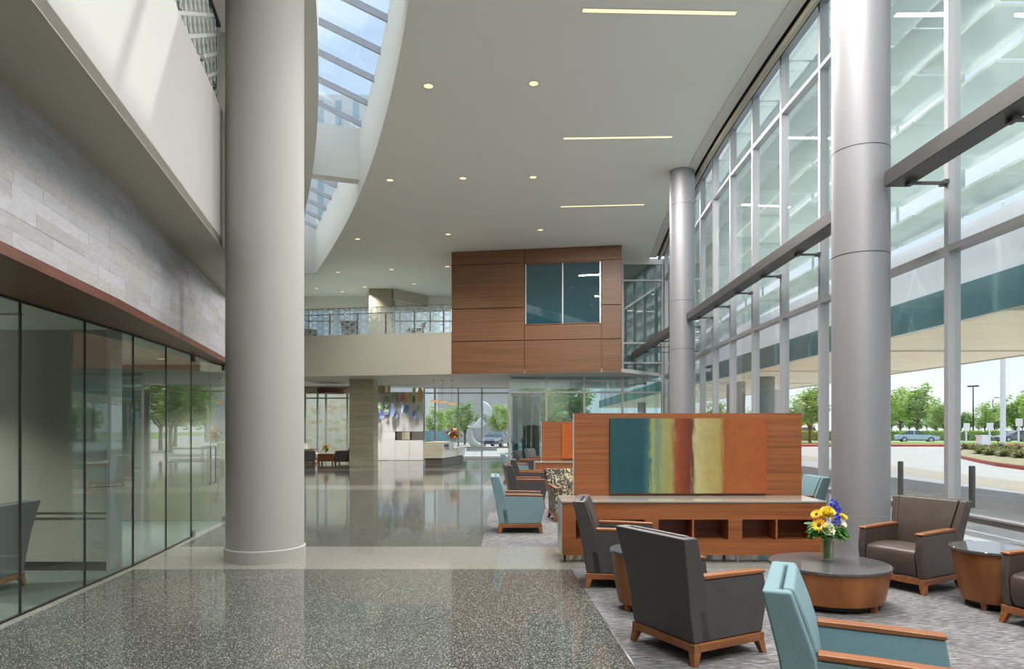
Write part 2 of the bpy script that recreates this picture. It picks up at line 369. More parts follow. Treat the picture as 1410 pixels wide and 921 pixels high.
def m_pattern(name, line, line_alpha, fill_alpha, freq, along, tint=(0.9, 0.95, 0.96, 1)):
    """clear glass carrying a printed star lattice: three families of lines at 60 degrees"""
    m = bpy.data.materials.new(name); m.use_nodes = True; t = m.node_tree; t.nodes.clear(); MATS[name] = m
    o = t.nodes.new('ShaderNodeOutputMaterial'); tr = N(t, 'ShaderNodeBsdfTransparent', Color=tint)
    df = N(t, 'ShaderNodeBsdfPrincipled', Roughness=0.4); df.inputs['Base Color'].default_value = line
    vec = wcoords(t); prev = None
    for k, ang in enumerate((0.0, math.pi/3, 2*math.pi/3)):
        d = N(t, 'ShaderNodeVectorMath', operation='DOT_PRODUCT'); t.links.new(vec, d.inputs[0])
        d.inputs[1].default_value = (math.cos(ang)*along[0]*freq, math.cos(ang)*along[1]*freq, math.sin(ang)*freq)
        fr = N(t, 'ShaderNodeMath', operation='FRACT'); t.links.new(d.outputs['Value'], fr.inputs[0])
        sb = N(t, 'ShaderNodeMath', operation='SUBTRACT'); sb.inputs[1].default_value = 0.5; t.links.new(fr.outputs[0], sb.inputs[0])
        ab = N(t, 'ShaderNodeMath', operation='ABSOLUTE'); t.links.new(sb.outputs[0], ab.inputs[0])
        lt = N(t, 'ShaderNodeMath', operation='LESS_THAN'); lt.inputs[1].default_value = 0.085; t.links.new(ab.outputs[0], lt.inputs[0])
        if prev is None: prev = lt.outputs[0]
        else:
            mxn = N(t, 'ShaderNodeMath', operation='MAXIMUM'); t.links.new(prev, mxn.inputs[0]); t.links.new(lt.outputs[0], mxn.inputs[1]); prev = mxn.outputs[0]
    mr = N(t, 'ShaderNodeMapRange'); mr.inputs['To Min'].default_value = fill_alpha; mr.inputs['To Max'].default_value = line_alpha; t.links.new(prev, mr.inputs['Value'])
    ms = t.nodes.new('ShaderNodeMixShader'); t.links.new(mr.outputs[0], ms.inputs[0]); t.links.new(tr.outputs[0], ms.inputs[1]); t.links.new(df.outputs[0], ms.inputs[2])
    t.links.new(ms.outputs[0], o.inputs[0]); return m
M_patternL = m_pattern('lattice_film_glass', srgb(214, 216, 210), 0.7, 0.12, 5.0, (-0.215, 0.977))
M_patternB = m_pattern('lattice_film_glass_back', srgb(190, 194, 196), 0.45, 0.1, 4.2, (0.983, -0.186))
def m_floral():
    m, t, b = new_mat('floral_upholstery'); vec = coords(t, (1, 1, 1))
    v = N(t, 'ShaderNodeTexVoronoi', Scale=26.0); t.links.new(vec, v.inputs['Vector'])
    n = N(t, 'ShaderNodeTexNoise', Scale=11.0, Detail=3.0, Distortion=2.5); t.links.new(vec, n.inputs['Vector'])
    s_ = t.nodes.new('ShaderNodeSeparateColor'); t.links.new(v.outputs['Color'], s_.inputs[0])
    leaf = cramp(t, s_.outputs[0], [(0.0, srgb(196, 150, 84)), (0.5, srgb(190, 190, 170)), (1.0, srgb(160, 168, 150))])
    k = cramp(t, n.outputs['Fac'], [(0.52, (0, 0, 0, 1)), (0.56, (1, 1, 1, 1))])
    mm = N(t, 'ShaderNodeMix', data_type='RGBA'); t.links.new(k, mm.inputs[0]); mm.inputs[6].default_value = srgb(66, 62, 54); t.links.new(leaf, mm.inputs[7])
    t.links.new(mm.outputs[2], b.inputs['Base Color']); b.inputs['Roughness'].default_value = 0.85; return m
M_floral = m_floral()
def m_bw():
    m, t, b = new_mat('black_white_upholstery'); vec = coords(t, (1, 1, 1))
    v = N(t, 'ShaderNodeTexVoronoi', Scale=9.0, feature='DISTANCE_TO_EDGE', Randomness=0.4); t.links.new(vec, v.inputs['Vector'])
    t.links.new(cramp(t, v.outputs['Distance'], [(0.08, srgb(190, 190, 190)), (0.12, srgb(50, 50, 52))]), b.inputs['Base Color'])
    b.inputs['Roughness'].default_value = 0.9; return m
M_bw = m_bw()
M_lens = emit('lamp_lens', (1.0, 0.86, 0.5, 1), 0.78)
M_linear = emit('linear_lamp_lens', (1.0, 0.84, 0.52, 1), 0.8)
def leafmat(name, c):
    return translucent(name, c, 0.35)
M_leaf1 = leafmat('spring_leaves', srgb(176, 200, 112)); M_leaf2 = leafmat('deep_leaves', srgb(150, 176, 104)); M_leafhedge = leafmat('hedge_leaves', srgb(156, 186, 84))
M_leafb = leafmat('bouquet_leaves', srgb(84, 138, 62))
M_shrub = leafmat('olive_shrub', srgb(140, 142, 84))

# =================================================================== STRUCTURE
CEIL = 8.65; SLAB0 = 3.78; SLAB1 = 5.46
FAC = [(-6, 5.13), (6.35, 5.13), (8.0, 5.11), (9.65, 5.1), (13.0, 5.1), (14.53, 5.12), (16.13, 5.16), (17.75, 5.23), (19.35, 5.34), (23, 5.66), (28.1, 6.2)]
def fx(y): return lerp_tab(FAC, y)
RIM = [(-6, 0.95), (0, 0.4), (5.5, -0.48), (8.0, -0.96), (11.22, -1.66), (12.83, -2.10), (14.47, -2.57), (16.8, -3.30), (19.26, -4.13), (21.73, -5.06), (26.78, -7.07), (31.0, -8.95)]
import numpy as np
_rp = np.polyfit([a for a, b in RIM], [b for a, b in RIM], 5)
def rimx(y): return float(np.polyval(_rp, y))
SLOT = 1.53; SLOT_END = 31.0; SLOT_START = -5.8
LG = [(-6, -3.55), (0, -3.72), (5.577, -4.182), (5.85, -4.21), (6.896, -4.311), (7.958, -4.414), (9.006, -4.561), (10.05, -4.721), (11.86, -4.981)]   # left glass line
def lgx(y): return lerp_tab(LG, y)
FASC = [(-6, -1.25), (4.264, -3.198), (6.126, -3.552), (8.0, -3.975), (11.25, -4.73), (11.9, -4.88)]      # edge of the wooden soffit
def fascx(y): return lerp_tab(FASC, y)
def balx(y): return -2.459-0.2205*(y-3.494)                                             # balcony front line

# ---- floor
fl = struct(MB().box(-14, 6.6, -6, 36.2, -0.3, 0).build('floor', M_terr), 'polished dark terrazzo lobby floor')
def strip(name, y0, y1, xl, xr, mat, z=0.003):
    n = max(2, int((y1-y0)/0.5)+1); mb = MB(); ys = [y0+(y1-y0)*i/n for i in range(n+1)]
    poly = [(xl(y), y) for y in ys]+[(xr(y), y) for y in reversed(ys)]
    return mb.prism(poly, -0.01, z).build(name, mat, fl)
for y0, y1 in ((-1.6, -0.1), (7.78, 9.27), (17.95, 19.4), (26.2, 27.4)):
    strip('terrazzo_band', y0, y1, (lambda y: lgx(y)+0.02) if y0 < 10 else (lambda y: -9.5), lambda y: fx(y)-0.06, M_terrl, 0.002)
CP1 = [(0, 1.0), (4.585, 0.83), (5.58, 0.778), (7.75, 0.676)]
CP2 = [(9.27, -0.417), (12.0, -0.435), (14.9, -0.40), (17.95, -0.3)]
CP3 = [(19.4, -0.85), (22, -0.62), (25.5, -0.35), (26.2, -0.3)]
for tab, y0, y1 in ((CP1, -0.1, 7.78), (CP2, 9.27, 17.95), (CP3, 19.4, 26.2)):
    strip('carpet', y0, y1, (lambda y, t_=tab: lerp_tab(t_, y)), lambda y: fx(y)-0.06, M_carpet, 0.004)
mbs = MB(); ys = [-0.1+0.5*i for i in range(12)]+[5.65]
mbs.prism([(lerp_tab(CP1, y)-0.012, y) for y in ys]+[(lerp_tab(CP1, y)+0.006, y) for y in reversed(ys)], -0.01, 0.006).build('carpet_edge_strip', M_steel, fl)
# pale strip at the foot of the glass partition
ys = [0.5*i-6 for i in range(36)]+[11.86]
MB().prism([(lgx(y)-0.05, y) for y in ys]+[(lgx(y)+0.09, y) for y in reversed(ys)], -0.01, 0.004).build('terrazzo_border', M_terrl, fl)
ys2 = [0.5*i-6 for i in range(36)]+[11.86]
MB().prism([(-9, y) for y in ys2]+[(lgx(y)-0.06, y) for y in reversed(ys2)], -0.01, 0.004).build('room_carpet', M_carpetg, fl)

# ---- ceiling with curved skylight slot
def strip_ceiling():
    mb = MB(); ys = [-6+0.5*i for i in range(75)]
    for a, b in zip(ys[:-1], ys[1:]):
        e0, e1 = fx(a)-0.52, fx(b)-0.52
        z0, z1 = CEIL, CEIL+0.18
        def slab(xa0, xb0, xa1, xb1): mb.hexa([(xa0, a, z0), (xb0, a, z0), (xb1, b, z0), (xa1, b, z0), (xa0, a, z1), (xb0, a, z1), (xb1, b, z1), (xa1, b, z1)])
        slab(rimx(a), e0, rimx(b), e1); slab(-14, rimx(a)-SLOT, -14, rimx(b)-SLOT)
    mb.box(-14, 6.6, 31.0, 36.8, CEIL, CEIL+0.18)
    return mb
struct(strip_ceiling().build('ceiling', M_ceil), 'smooth pale grey lobby ceiling with a curved skylight slot')
def ribbon(tab_off, z0f, z1f, th, name, mat, parent):
    mb = MB(); ys = [SLOT_START+0.6*i for i in range(62) if SLOT_START+0.6*i < SLOT_END]+[SLOT_END]
    vs = []; fs = []
    for y in ys:
        x = rimx(y)+tab_off
        vs += [(x, y, z0f), (x, y, z1f), (x+th, y, z1f), (x+th, y, z0f)]
    for i in range(len(ys)-1):
        o = 4*i
        for k in range(4): fs.append((o+k, o+(k+1) % 4, o+4+(k+1) % 4, o+4+k))
    mb.add(vs, fs); return mb.build(name, mat, parent, smooth=30)
ROOF_R, ROOF_L = 10.72, 11.2
sk = struct(empty('window_skylight', (0, 0, 0)), 'long curved skylight cut into the lobby ceiling')
ribbon(0.0, CEIL-0.002, ROOF_R, 0.12, 'rim_wall', M_ceil, sk)
ribbon(-SLOT-0.12, CEIL-0.002, ROOF_L, 0.12, 'rim_wall', M_ceil, sk)
xe = rimx(SLOT_END)
MB().box(xe-SLOT-0.1, xe+0.1, SLOT_END-0.06, SLOT_END+0.12, CEIL-0.003, ROOF_L).build('rim_end_wall', M_white, sk)
MB().box(-0.9, 1.2, SLOT_START-0.15, SLOT_START, CEIL, ROOF_L).build('rim_end_wall', M_white, sk)
def across(y):           # right point, left point of a line square to the rim
    s = (rimx(y+0.3)-rimx(y-0.3))/0.6; n = Vector((1, -s)).normalized()
    yl = y+0.9*s*0.3
    yl = y-SLOT*(-s)*0.95
    p = Vector((rimx(y), y)); q = Vector((0, 0))
    yl = y + SLOT*s*0.9
    return (rimx(y), y), (rimx(yl)-SLOT, yl)
ybars = [15.04-1.36*k for k in range(15, 0, -1)]+[15.04+1.30*k for k in range(13)]
ybars = [y for y in ybars if SLOT_START+0.8 < y < SLOT_END-0.2]
cuts = [across(y) for y in ybars]
for (p, q) in cuts:
    mb = MB(); d = Vector((q[0]-p[0], q[1]-p[1])).normalized(); n = Vector((-d.y, d.x))*0.035
    mb.hexa([(p[0]-n.x, p[1]-n.y, ROOF_R-0.16), (p[0]+n.x, p[1]+n.y, ROOF_R-0.16), (q[0]+n.x, q[1]+n.y, ROOF_L-0.16), (q[0]-n.x, q[1]-n.y, ROOF_L-0.16),
             (p[0]-n.x, p[1]-n.y, ROOF_R), (p[0]+n.x, p[1]+n.y, ROOF_R), (q[0]+n.x, q[1]+n.y, ROOF_L), (q[0]-n.x, q[1]-n.y, ROOF_L)])
    mb.build('glazing_bar', M_alum, sk)
for (p, q), (p2, q2) in zip(cuts[:-1], cuts[1:]):
    MB().hexa([(p[0], p[1], ROOF_R-.01), (p2[0], p2[1], ROOF_R-.01), (q2[0], q2[1], ROOF_L-.01), (q[0], q[1], ROOF_L-.01),
               (p[0], p[1], ROOF_R+.01), (p2[0], p2[1], ROOF_R+.01), (q2[0], q2[1], ROOF_L+.01), (q[0], q[1], ROOF_L+.01)]).build('pane', M_glasssky, sk)
(pb, qb) = (rimx(20.6)+0.02, 20.6), (-5.98, 20.1)
MB().wall(pb, qb, -0.42, 9.12, 10.66).build('beam_or_sun_block', M_ceil, sk)
for yc in (10.25, 11.3, 0.2):  # beams out of view; the first two are added to shade the balcony front
    MB().wall((rimx(yc)+0.02, yc), (rimx(yc)-SLOT-0.1, yc-0.4), -0.42, 9.12, 10.6).build('beam_or_sun_block', M_ceil, sk)

# ---- ceiling edge trim along the glass facade
ys = [-6+1.0*i for i in range(35)]
def along(x0f, x1f, z0, z1, name, mat, parent=None, yy=None):
    yy = yy or ys; mb = MB()
    poly = [(fx(y)+x0f, y) for y in yy]+[(fx(y)+x1f, y) for y in reversed(yy)]
    return mb.prism(poly, z0, z1).build(name, mat, parent)
t1 = struct(along(-0.52, -0.27, CEIL-0.02, CEIL+0.12, 'trim_1', M_white), 'white slot trim along the window edge of the ceiling')
t2 = struct(MB().tube([(fx(y)-0.15, y, CEIL-0.06) for y in ys], 0.065, 12).build('trim_2', M_band, smooth=60), 'rolled shade housing above the tall windows')
struct(along(-0.25, 0.06, CEIL+0.03, CEIL+0.2, 'trim_3', M_dark), 'dark gap above the shade housing')

# ---- tall glass facade on the right
YM = [-5.2, -3.55, -1.9, -0.25, 1.4, 3.05, 4.7, 6.35, 8.0, 9.65, 11.3, 12.93, 14.53, 16.13, 17.75, 19.35, 20.95, 22.55, 24.15, 25.75, 27.35]
w1 = struct(empty('window_1', (5.1, 0, 0)), 'tall aluminium and glass facade')
W0 = Vector((5.1, 0, 0))
LEV = [0.0, 0.56, 3.68, 7.56, 8.66]
def facpiece(p0, p1, th, z0, z1):
    mb = MB().wall(p0, p1, th, z0, z1); mb.v = [tuple(Vector(p)-W0) for p in mb.v]; return mb
for y in YM:
    facpiece((fx(y), y+0.075), (fx(y), y), 0.15, 0, CEIL+0.1).build('mullion', M_alum, w1)
for a, b in zip(YM[:-1], YM[1:]):
    for z, h in zip(LEV, (0.08, 0.075, 0.075, 0.075, 0.1)):
        facpiece((fx(a)+0.003, a+0.075), (fx(b)+0.003, b), -0.14, z, z+h).build('transom', M_alum, w1)
    for z0, z1 in zip(LEV[:-1], LEV[1:]):
        facpiece((fx(a)+0.07, a+0.06), (fx(b)+0.07, b+0.015), -0.012, z0+0.05, z1+0.02).build('pane', M_glassclear, w1)
    facpiece((fx(a)-0.03, a+0.076), (fx(b)-0.03, b-0.001), -0.03, 0.625, 0.645).build('sill_nosing', M_edge, w1)
# steel beam between the round columns
bm = struct(empty('trim_4', (4.5, 0, 4.5)), 'grey steel beam running between the round columns')
def beamseg(y0, y1):
    x0 = 4.50+max(0, y0-8.5)*0.0195; x1 = 4.50+max(0, y1-8.5)*0.0195
    mb = MB().hexa([(x0, y0, 4.52), (x0+.28, y0, 4.52), (x1+.28, y1, 4.52), (x1, y1, 4.52), (x0, y0, 4.71), (x0+.28, y0, 4.71), (x1+.28, y1, 4.71), (x1, y1, 4.71)])
    mb.v = [(a-4.5, b, c-4.5) for a, b, c in mb.v]; mb.build('beam', M_beam, bm, bevel=0.008, seg=1)
beamseg(-1.2, 8.25); beamseg(8.85, 18.4); beamseg(19.0, 28.0)
for y in YM:
    if y > -1 and y < 27:
        xb = 4.78+max(0, y-8.5)*0.0195
        mb = MB().box(xb-0.12-4.5, fx(y)-4.5, y+0.02, y+0.06, -0.02, 0.01).box(xb-0.12-4.5, xb-0.06-4.5, y-0.02, y+0.1, -0.03, 0.02).box(fx(y)-0.05-4.5, fx(y)-4.5, y-0.03, y+0.1, -0.03, 0.02)
        mb.build('bracket', M_beam, bm)

# ---- left side: glass partition, wooden soffit, stone wall, balcony
JY = [-3.5, -2.45, -1.4, -0.35, 0.7, 1.72, 2.75, 3.78, 4.81, 5.85, 6.896, 7.958, 9.006, 10.05]
w2 = struct(empty('window_2', (-4.2, 5, 0)), 'frameless glass partition under a wooden soffit')
W2 = Vector((-4.2, 5, 0))
def piece2(p0, p1, th, z0, z1):
    mb = MB().wall(p0, p1, th, z0, z1); mb.v = [tuple(Vector(p)-W2) for p in mb.v]; return mb
for a, b in zip(JY[:-1], JY[1:]):
    piece2((lgx(a), a+0.006), (lgx(b), b-0.006), 0.012, 0.012, 2.70).build('pane', M_glassleft, w2)
for a in JY[1:]:
    piece2((lgx(a)+0.004, a-0.006), (lgx(a)+0.004, a+0.006), 0.02, 0.01, 2.70).build('joint_seal', M_black, w2)
for a, b in zip(JY[:-1], JY[1:]):
    piece2((lgx(a)+0.01, a), (lgx(b)+0.01, b), 0.032, 0.0, 0.014).build('floor_channel', M_dark, w2)
    piece2((lgx(a)+0.012, a), (lgx(b)+0.012, b), 0.036, 2.685, 2.70).build('head_channel', M_dark, w2)
# glass doors
for k, (a, b) in enumerate(((10.07, 10.95), (10.97, 11.84))):
    d = struct(empty('door_%d' % (k+1), (lgx(a), a, 0)), 'frameless glass door leaf in the partition')
    D0 = Vector((lgx(a), a, 0))
    def pd(p0, p1, th, z0, z1):
        mb = MB().wall(p0, p1, th, z0, z1); mb.v = [tuple(Vector(p)-D0) for p in mb.v]; return mb
    pd((lgx(a), a+0.004), (lgx(b), b-0.004), 0.012, 0.015, 2.67).build('pane', M_glassleft, d)
    hy = b-0.13 if k == 0 else a+0.12
    hx = lgx(hy)+0.06
    pts = [(hx-0.05, hy, 1.32), (hx, hy, 1.32), (hx, hy, 0.72), (hx-0.05, hy, 0.72)]
    mb = MB().tube(pts, 0.014, 8); mb.v = [tuple(Vector(p)-D0) for p in mb.v]; mb.build('pull_handle', M_steel, d)
    for q in ((a, a+0.13) if k == 0 else (b-0.13, b), ):
        pd((lgx(q[0])+0.012, q[0]), (lgx(q[1])+0.012, q[1]), 0.036, 0.01, 0.09).build('patch_fitting', M_steel, d)
        pd((lgx(q[0])+0.012, q[0]), (lgx(q[1])+0.012, q[1]), 0.036, 2.6, 2.69).build('patch_fitting', M_dark, d)
struct(MB().wall((-4.985, 11.86), (-5.02, 12.1), 0.3, 0, 2.7).build('wall_door_jamb', M_taupe))
# wooden soffit and its fascia
ys = [-6+0.6*i for i in range(30)]+[11.9]
struct(MB().prism([(lgx(y)-0.06, y) for y in ys]+[(fascx(y), y) for y in reversed(ys)], 2.70, 2.72).build('ceiling_soffit', M_soffitwood), 'dark wooden soffit above the glass partition')
struct(MB().prism([(fascx(y)-0.03, y) for y in ys]+[(fascx(y)+0.002, y) for y in reversed(ys)], 2.698, 2.775).build('trim_5', M_fascwood), 'red-brown wooden edge of the soffit')
# stone wall above, built of long stone tiles
wl = struct(empty('wall_left', (-3.5, 6, 2.775)), 'wall of long grey stone tiles above the wooden soffit')
W3 = Vector((-3.5, 6, 2.775))
mb = MB(); mb.prism([(fascx(y)-0.3, y) for y in ys]+[(fascx(y)-0.015, y) for y in reversed(ys)], 2.72, 3.80)
mb.v = [tuple(Vector(p)-W3) for p in mb.v]; mb.build('wall_core', M_stones[3], wl)
rows = 10; rh = 1.02/rows
for r in range(rows):
    y = 2.6-random.random()*0.6
    while y < 11.85:
        L = random.choice((0.38, 0.5, 0.62, 0.78)); y1 = min(y+L, 11.88)
        pr = random.uniform(0.0, 0.003)
        z0 = 2.777+r*rh
        mb = MB().wall((fascx(y)+pr, y+0.0005), (fascx(y1)+pr, y1-0.0005), 0.03, z0+0.0004, z0+rh-0.0004)
        mb.v = [tuple(Vector(p)-W3) for p in mb.v]; mb.build('stone_tile', random.choice(M_stones), wl)
        y = y1
# balcony above: slab, white front, cap, glass guard rail
BY0, BY1 = -6, 8.32
struct(MB().prism([(-9, BY0), (balx(BY0), BY0), (balx(BY1), BY1), (-9, BY1+0.9)], 3.795, 3.9).build('ceiling_balcony', M_band), 'smooth soffit of the left balcony')
struct(MB().prism([(-9, 8.3), (-3.45, 8.3), (-5.0, 12.1), (-9, 12.1)], 3.80, 5.4).build('wall_balcony_end', M_band))
struct(MB().wall((balx(BY0), BY0), (balx(BY1), BY1), 0.2, 3.80, 5.46).build('wall_balcony_front', M_balc), 'plain white front of the left balcony')
struct(MB().box(-9, -3.0, -6, 3, 5.3, 5.4).prism([(-9, 3), (balx(3)-.1, 3), (balx(BY1)-.1, BY1), (-9, BY1)], 5.3, 5.4).build('floor_balcony', M_carpetg), 'balcony floor')
struct(MB().wall((-5.6, -6), (-8.6, 12.1), 0.2, 5.4, CEIL).build('wall_balcony_back', M_band))
struct(MB().box(-3.62, -3.50, 8.32, 8.55, 4.42, 5.46).build('trim_6', M_white), 'white end post of the balcony beside the column')
gr = tag(empty('glass_guardrail', (balx(4), 4, 5.46)), 'glass guard rail with lattice film on the left balcony edge', 'guardrail')
G0 = Vector((balx(4), 4, 5.46))
yy = BY0+0.2
while yy < BY1-0.1:
    y1 = min(yy+1.5, BY1)
    mb = MB().wall((balx(yy)-0.05, yy+0.01), (balx(y1)-0.05, y1-0.01), 0.015, 5.47, 6.5); mb.v = [tuple(Vector(p)-G0) for p in mb.v]
    mb.build('glass_panel', M_patternL, gr)
    for q in (yy+0.3, y1-0.3):
        mb = MB().wall((balx(q)-0.03, q-0.03), (balx(q)-0.03, q+0.03), 0.06, 5.60, 5.66); mb.v = [tuple(Vector(p)-G0) for p in mb.v]
        mb.build('clamp', M_steel, gr)
    yy = y1
for z0, z1, nm in ((5.455, 5.485, 'base_channel'), (6.49, 6.53, 'top_rail')):
    mb = MB().wall((balx(BY0)-0.025, BY0), (balx(BY1)-0.025, BY1), 0.06, z0, z1); mb.v = [tuple(Vector(p)-G0) for p in mb.v]
    mb.build(nm, M_dark, gr)
# room behind the glass partition
struct(MB().prism([(-9, y) for y in ys]+[(lgx(y)-0.07, y) for y in reversed(ys)], 2.72, 2.80).build('ceiling_room', M_ceil), 'grey ceiling of the glazed room')
for (a, b, c, d_) in ((-7.6, 5.2, -4.7, 5.24), (-7.6, 4.0, -4.4, 4.05), (-7.6, 6.6, -4.75, 6.64)):
    struct(MB().box(a, c, b, d_, 2.706, 2.721).build('trim_7', M_edge))
pw = struct(MB().box(-7.2, -4.56, 7.72, 7.92, 0, 2.72).build('wall_room', M_taupe), 'olive grey wall inside the glazed room')
MB().box(-7.2, -4.55, 7.695, 7.72, 0, 0.1).build('baseboard', M_dark, pw); MB().box(-7.2, -4.55, 7.70, 7.72, 0.66, 0.70).build('chair_rail', M_taupe, pw)
MB().box(-7.2, -4.55, 7.70, 7.72, 0.60, 0.615).build('chair_rail', M_taupe, pw)
MB().box(-4.57, -4.53, 7.69, 7.93, 0, 2.72).build('end_trim', M_edge, pw)
struct(MB().box(-9.2, -9, -6, 12.1, 0, 5.4).build('wall_room_back', M_taupe)); struct(MB().box(-9, -4.98, 12.0, 12.2, 0, 2.8).build('wall_room_end', M_taupe))
# back wall behind the viewer and far left walls
struct(MB().box(-14, 6.6, -6.3, -6, 0, CEIL+2).build('wall_rear', M_white))
struct(MB().wall((-5.0, 12.2), (-11.2, 33.0), 0.25, 0, SLAB0).build('wall_left_lobby', M_band))
struct(MB().wall((-5.0, 12.2), (-14.0, 30.0), 0.25, SLAB0, CEIL).build('wall_left_upper', M_band))

# ---- round columns
def column(name, x, y, r, z1, mat, joints, label, base=None, z0=0):
    t = tag(empty(name, (x, y, 0)), label, 'column')
    MB().lathe([(r, z0), (r, z1)], 64).build('shaft', mat, t, smooth=60)
    for z in joints: MB().lathe([(r-0.01, z-0.006), (r+0.0015, z-0.004), (r+0.0015, z+0.004), (r-0.01, z+0.006)], 64).build('joint_ring', M_dark if mat == M_colmet and z > 1 else M_edge, t)
    if base: MB().lathe([(base, 0), (base, 0.145), (base-0.012, 0.155), (r, 0.156)], 64).build('base_trim', mat, t, smooth=30)
    return t
column('round_column', -3.07, 8.5, 0.462, CEIL+0.05, M_colpaint, (), 'massive pale painted round column beside the glass partition', 0.482)
RC = (4.40, 8.62)
sc_ = 8.62/940.0
column('round_column', RC[0], RC[1], 0.335, CEIL+0.05, M_colmet, [EYE+(590.5-v)*sc_ for v in (211.5, 354.5, 707)]+[EYE+(590.5+74)*sc_], 'silver metal clad round column beside the flower vase')
column('round_column', 4.66, 18.7, 0.335, CEIL+0.05, M_colmet, [EYE+(590.5-v)*sc_ for v in (211.5, 354.5, 707)]+[EYE+(590.5+74)*sc_], 'silver metal clad round column standing behind the bench with the painting')

# ---- wooden box hanging from the upper floor
def LP(u, v, P0, P1):          # point of pixel (u,v) on the vertical plane through plan points P0,P1
    t_ = (u-CX)/F; dx, dy = P1[0]-P0[0], P1[1]-P0[1]
    s_ = (t_*P0[1]-P0[0])/(dx-t_*dy); Y = P0[1]+s_*dy; return s_, Y, EYE+(HY-v)/F*Y
BXL, BXR = (-2.42, 27.2), (4.20, 26.14)
wb = struct(empty('wall_wood_box', (BXL[0], BXL[1], SLAB0)), 'walnut panelled box hanging from the upper floor')
B0 = Vector((BXL[0], BXL[1], SLAB0)); BD = Vector((BXR[0]-BXL[0], BXR[1]-BXL[1], 0)); BL = BD.length; BD = BD/BL; BN = Vector((BD.y, -BD.x, 0))
wb.rotation_euler = (0, 0, math.atan2(BD.y, BD.x))
BH = CEIL-SLAB0
def sx_(u): return LP(u, 400, BXL, BXR)[0]*BL
us = [0.0, sx_(722), sx_(828.5), BL]
def zz(u, v): return LP(u, v, BXL, BXR)[2]-SLAB0
MB().box(0.0, us[1], 0.05, 3.0, 0.01, BH).box(us[2], BL, 0.05, 1.4, 0.01, BH).build('box_core', M_walnut, wb)
MB().box(us[1], us[2], 0.05, 3.0, 0.01, zz(775, 446)).box(us[1], us[2], 0.05, 3.0, zz(775, 361), BH).build('box_core', M_walnut, wb)
for c, hs in ((0, (0, zz(670, 469.5), zz(670, 424.5), zz(670, 364), BH)), (2, (0, zz(842, 466.5), zz(842, 419.5), zz(842, 357.5), BH))):
    for a, b in zip(hs[:-1], hs[1:]):
        MB().box(us[c]+0.018, us[c+1]-0.018, 0, 0.06, a+0.018, b-0.018).build('wood_panel', M_walnut, wb)
for a, b in ((0, zz(775, 467.5)), (zz(775, 467.5), zz(775, 446)), (zz(775, 361), BH)):
    MB().box(us[1]+0.018, us[2]-0.018, 0, 0.06, a+0.018, b-0.018).build('wood_panel', M_walnut, wb)
wz0, wz1 = zz(775, 446), zz(775, 361)
win = empty('window', (us[1], 0, wz0), 0, wb); ww = us[2]-us[1]; wh = wz1-wz0
M_tealglass = plain('teal_reflective_glass', srgb(14, 66, 78), 0.02, var=0.05, spec=0.9); M_tealglass.node_tree.nodes['Principled BSDF'].inputs['IOR'].default_value = 1.75
for a, b in ((0.06, ww/2-0.02), (ww/2+0.02, ww-0.06)):
    MB().box(a, b, 0.04, 0.06, 0.04, wh-0.04).build('pane', M_tealglass, win)
for a in (0.03, ww/2-0.025, ww-0.08): MB().box(a, a+0.05, 0.0, 0.08, 0.0, wh).build('frame_post', M_edge, win)
MB().box(0.03, ww-0.03, 0.0, 0.08, 0.0, 0.035).build('frame_rail', M_walnut, win); MB().box(0.03, ww-0.03, 0.0, 0.08, wh-0.035, wh).build('frame_rail', M_walnut, win)

# ---- upper floor slab, white balcony band, upper guard rail
BAL = (-14.0, 29.4)
struct(MB().prism([BAL, (BXL[0], BXL[1]+0.05), (BXR[0], BXR[1]+0.05), (6.2, 28.4), (6.2, 36.6), (-14, 36.6)], SLAB0, SLAB0+0.14).build('ceiling_lower', M_white), 'pale ceiling under the upper floor')
struct(MB().prism([(-14, 29.6), (-2.42, 27.5), (4.0, 27.4), (4.0, 36.6), (-14, 36.6)], 5.28, 5.42).build('floor_upper', M_carpetg), 'upper floor deck')
struct(MB().wall(BAL, BXL, 0.2, SLAB0-0.002, SLAB1).build('wall_balcony_band', M_band), 'plain cream band along the upper floor edge')
g2 = tag(empty('glass_guardrail', (-8, 28.2, SLAB1)), 'glass guard rail with hexagon lattice film on the cream upper floor edge', 'guardrail')
G2 = Vector((-8, 28.2, SLAB1)); bd = Vector((BXL[0]-BAL[0], BXL[1]-BAL[1])); bl = bd.length; bd = bd/bl
def onb(s): return (BAL[0]+bd.x*s, BAL[1]+bd.y*s+0.08)
def g2p(s0, s1, th, z0, z1, nm, m_):
    mb = MB().wall(onb(s0), onb(s1), th, z0, z1); mb.v = [tuple(Vector(p)-G2) for p in mb.v]; return mb.build(nm, m_, g2)
s_ = 0.2
while s_ < bl-0.05:
    e_ = min(s_+1.22, bl-0.02)
    g2p(s_+0.008, e_-0.008, 0.015, SLAB1+0.0, SLAB1+1.11, 'glass_panel', M_patternB)
    g2p(s_+0.25, s_+0.29, 0.08, SLAB1, SLAB1+0.88, 'post', M_steel)
    s_ = e_
mb = MB().tube([(onb(0)[0], onb(0)[1]+0.07, SLAB1+0.88), (onb(bl)[0], onb(bl)[1]+0.07, SLAB1+0.88)], 0.022, 8); mb.v = [tuple(Vector(p)-G2) for p in mb.v]; mb.build('hand_rail', M_steel, g2)
g2p(0, bl, 0.02, SLAB1+1.108, SLAB1+1.125, 'top_edge', M_dark)
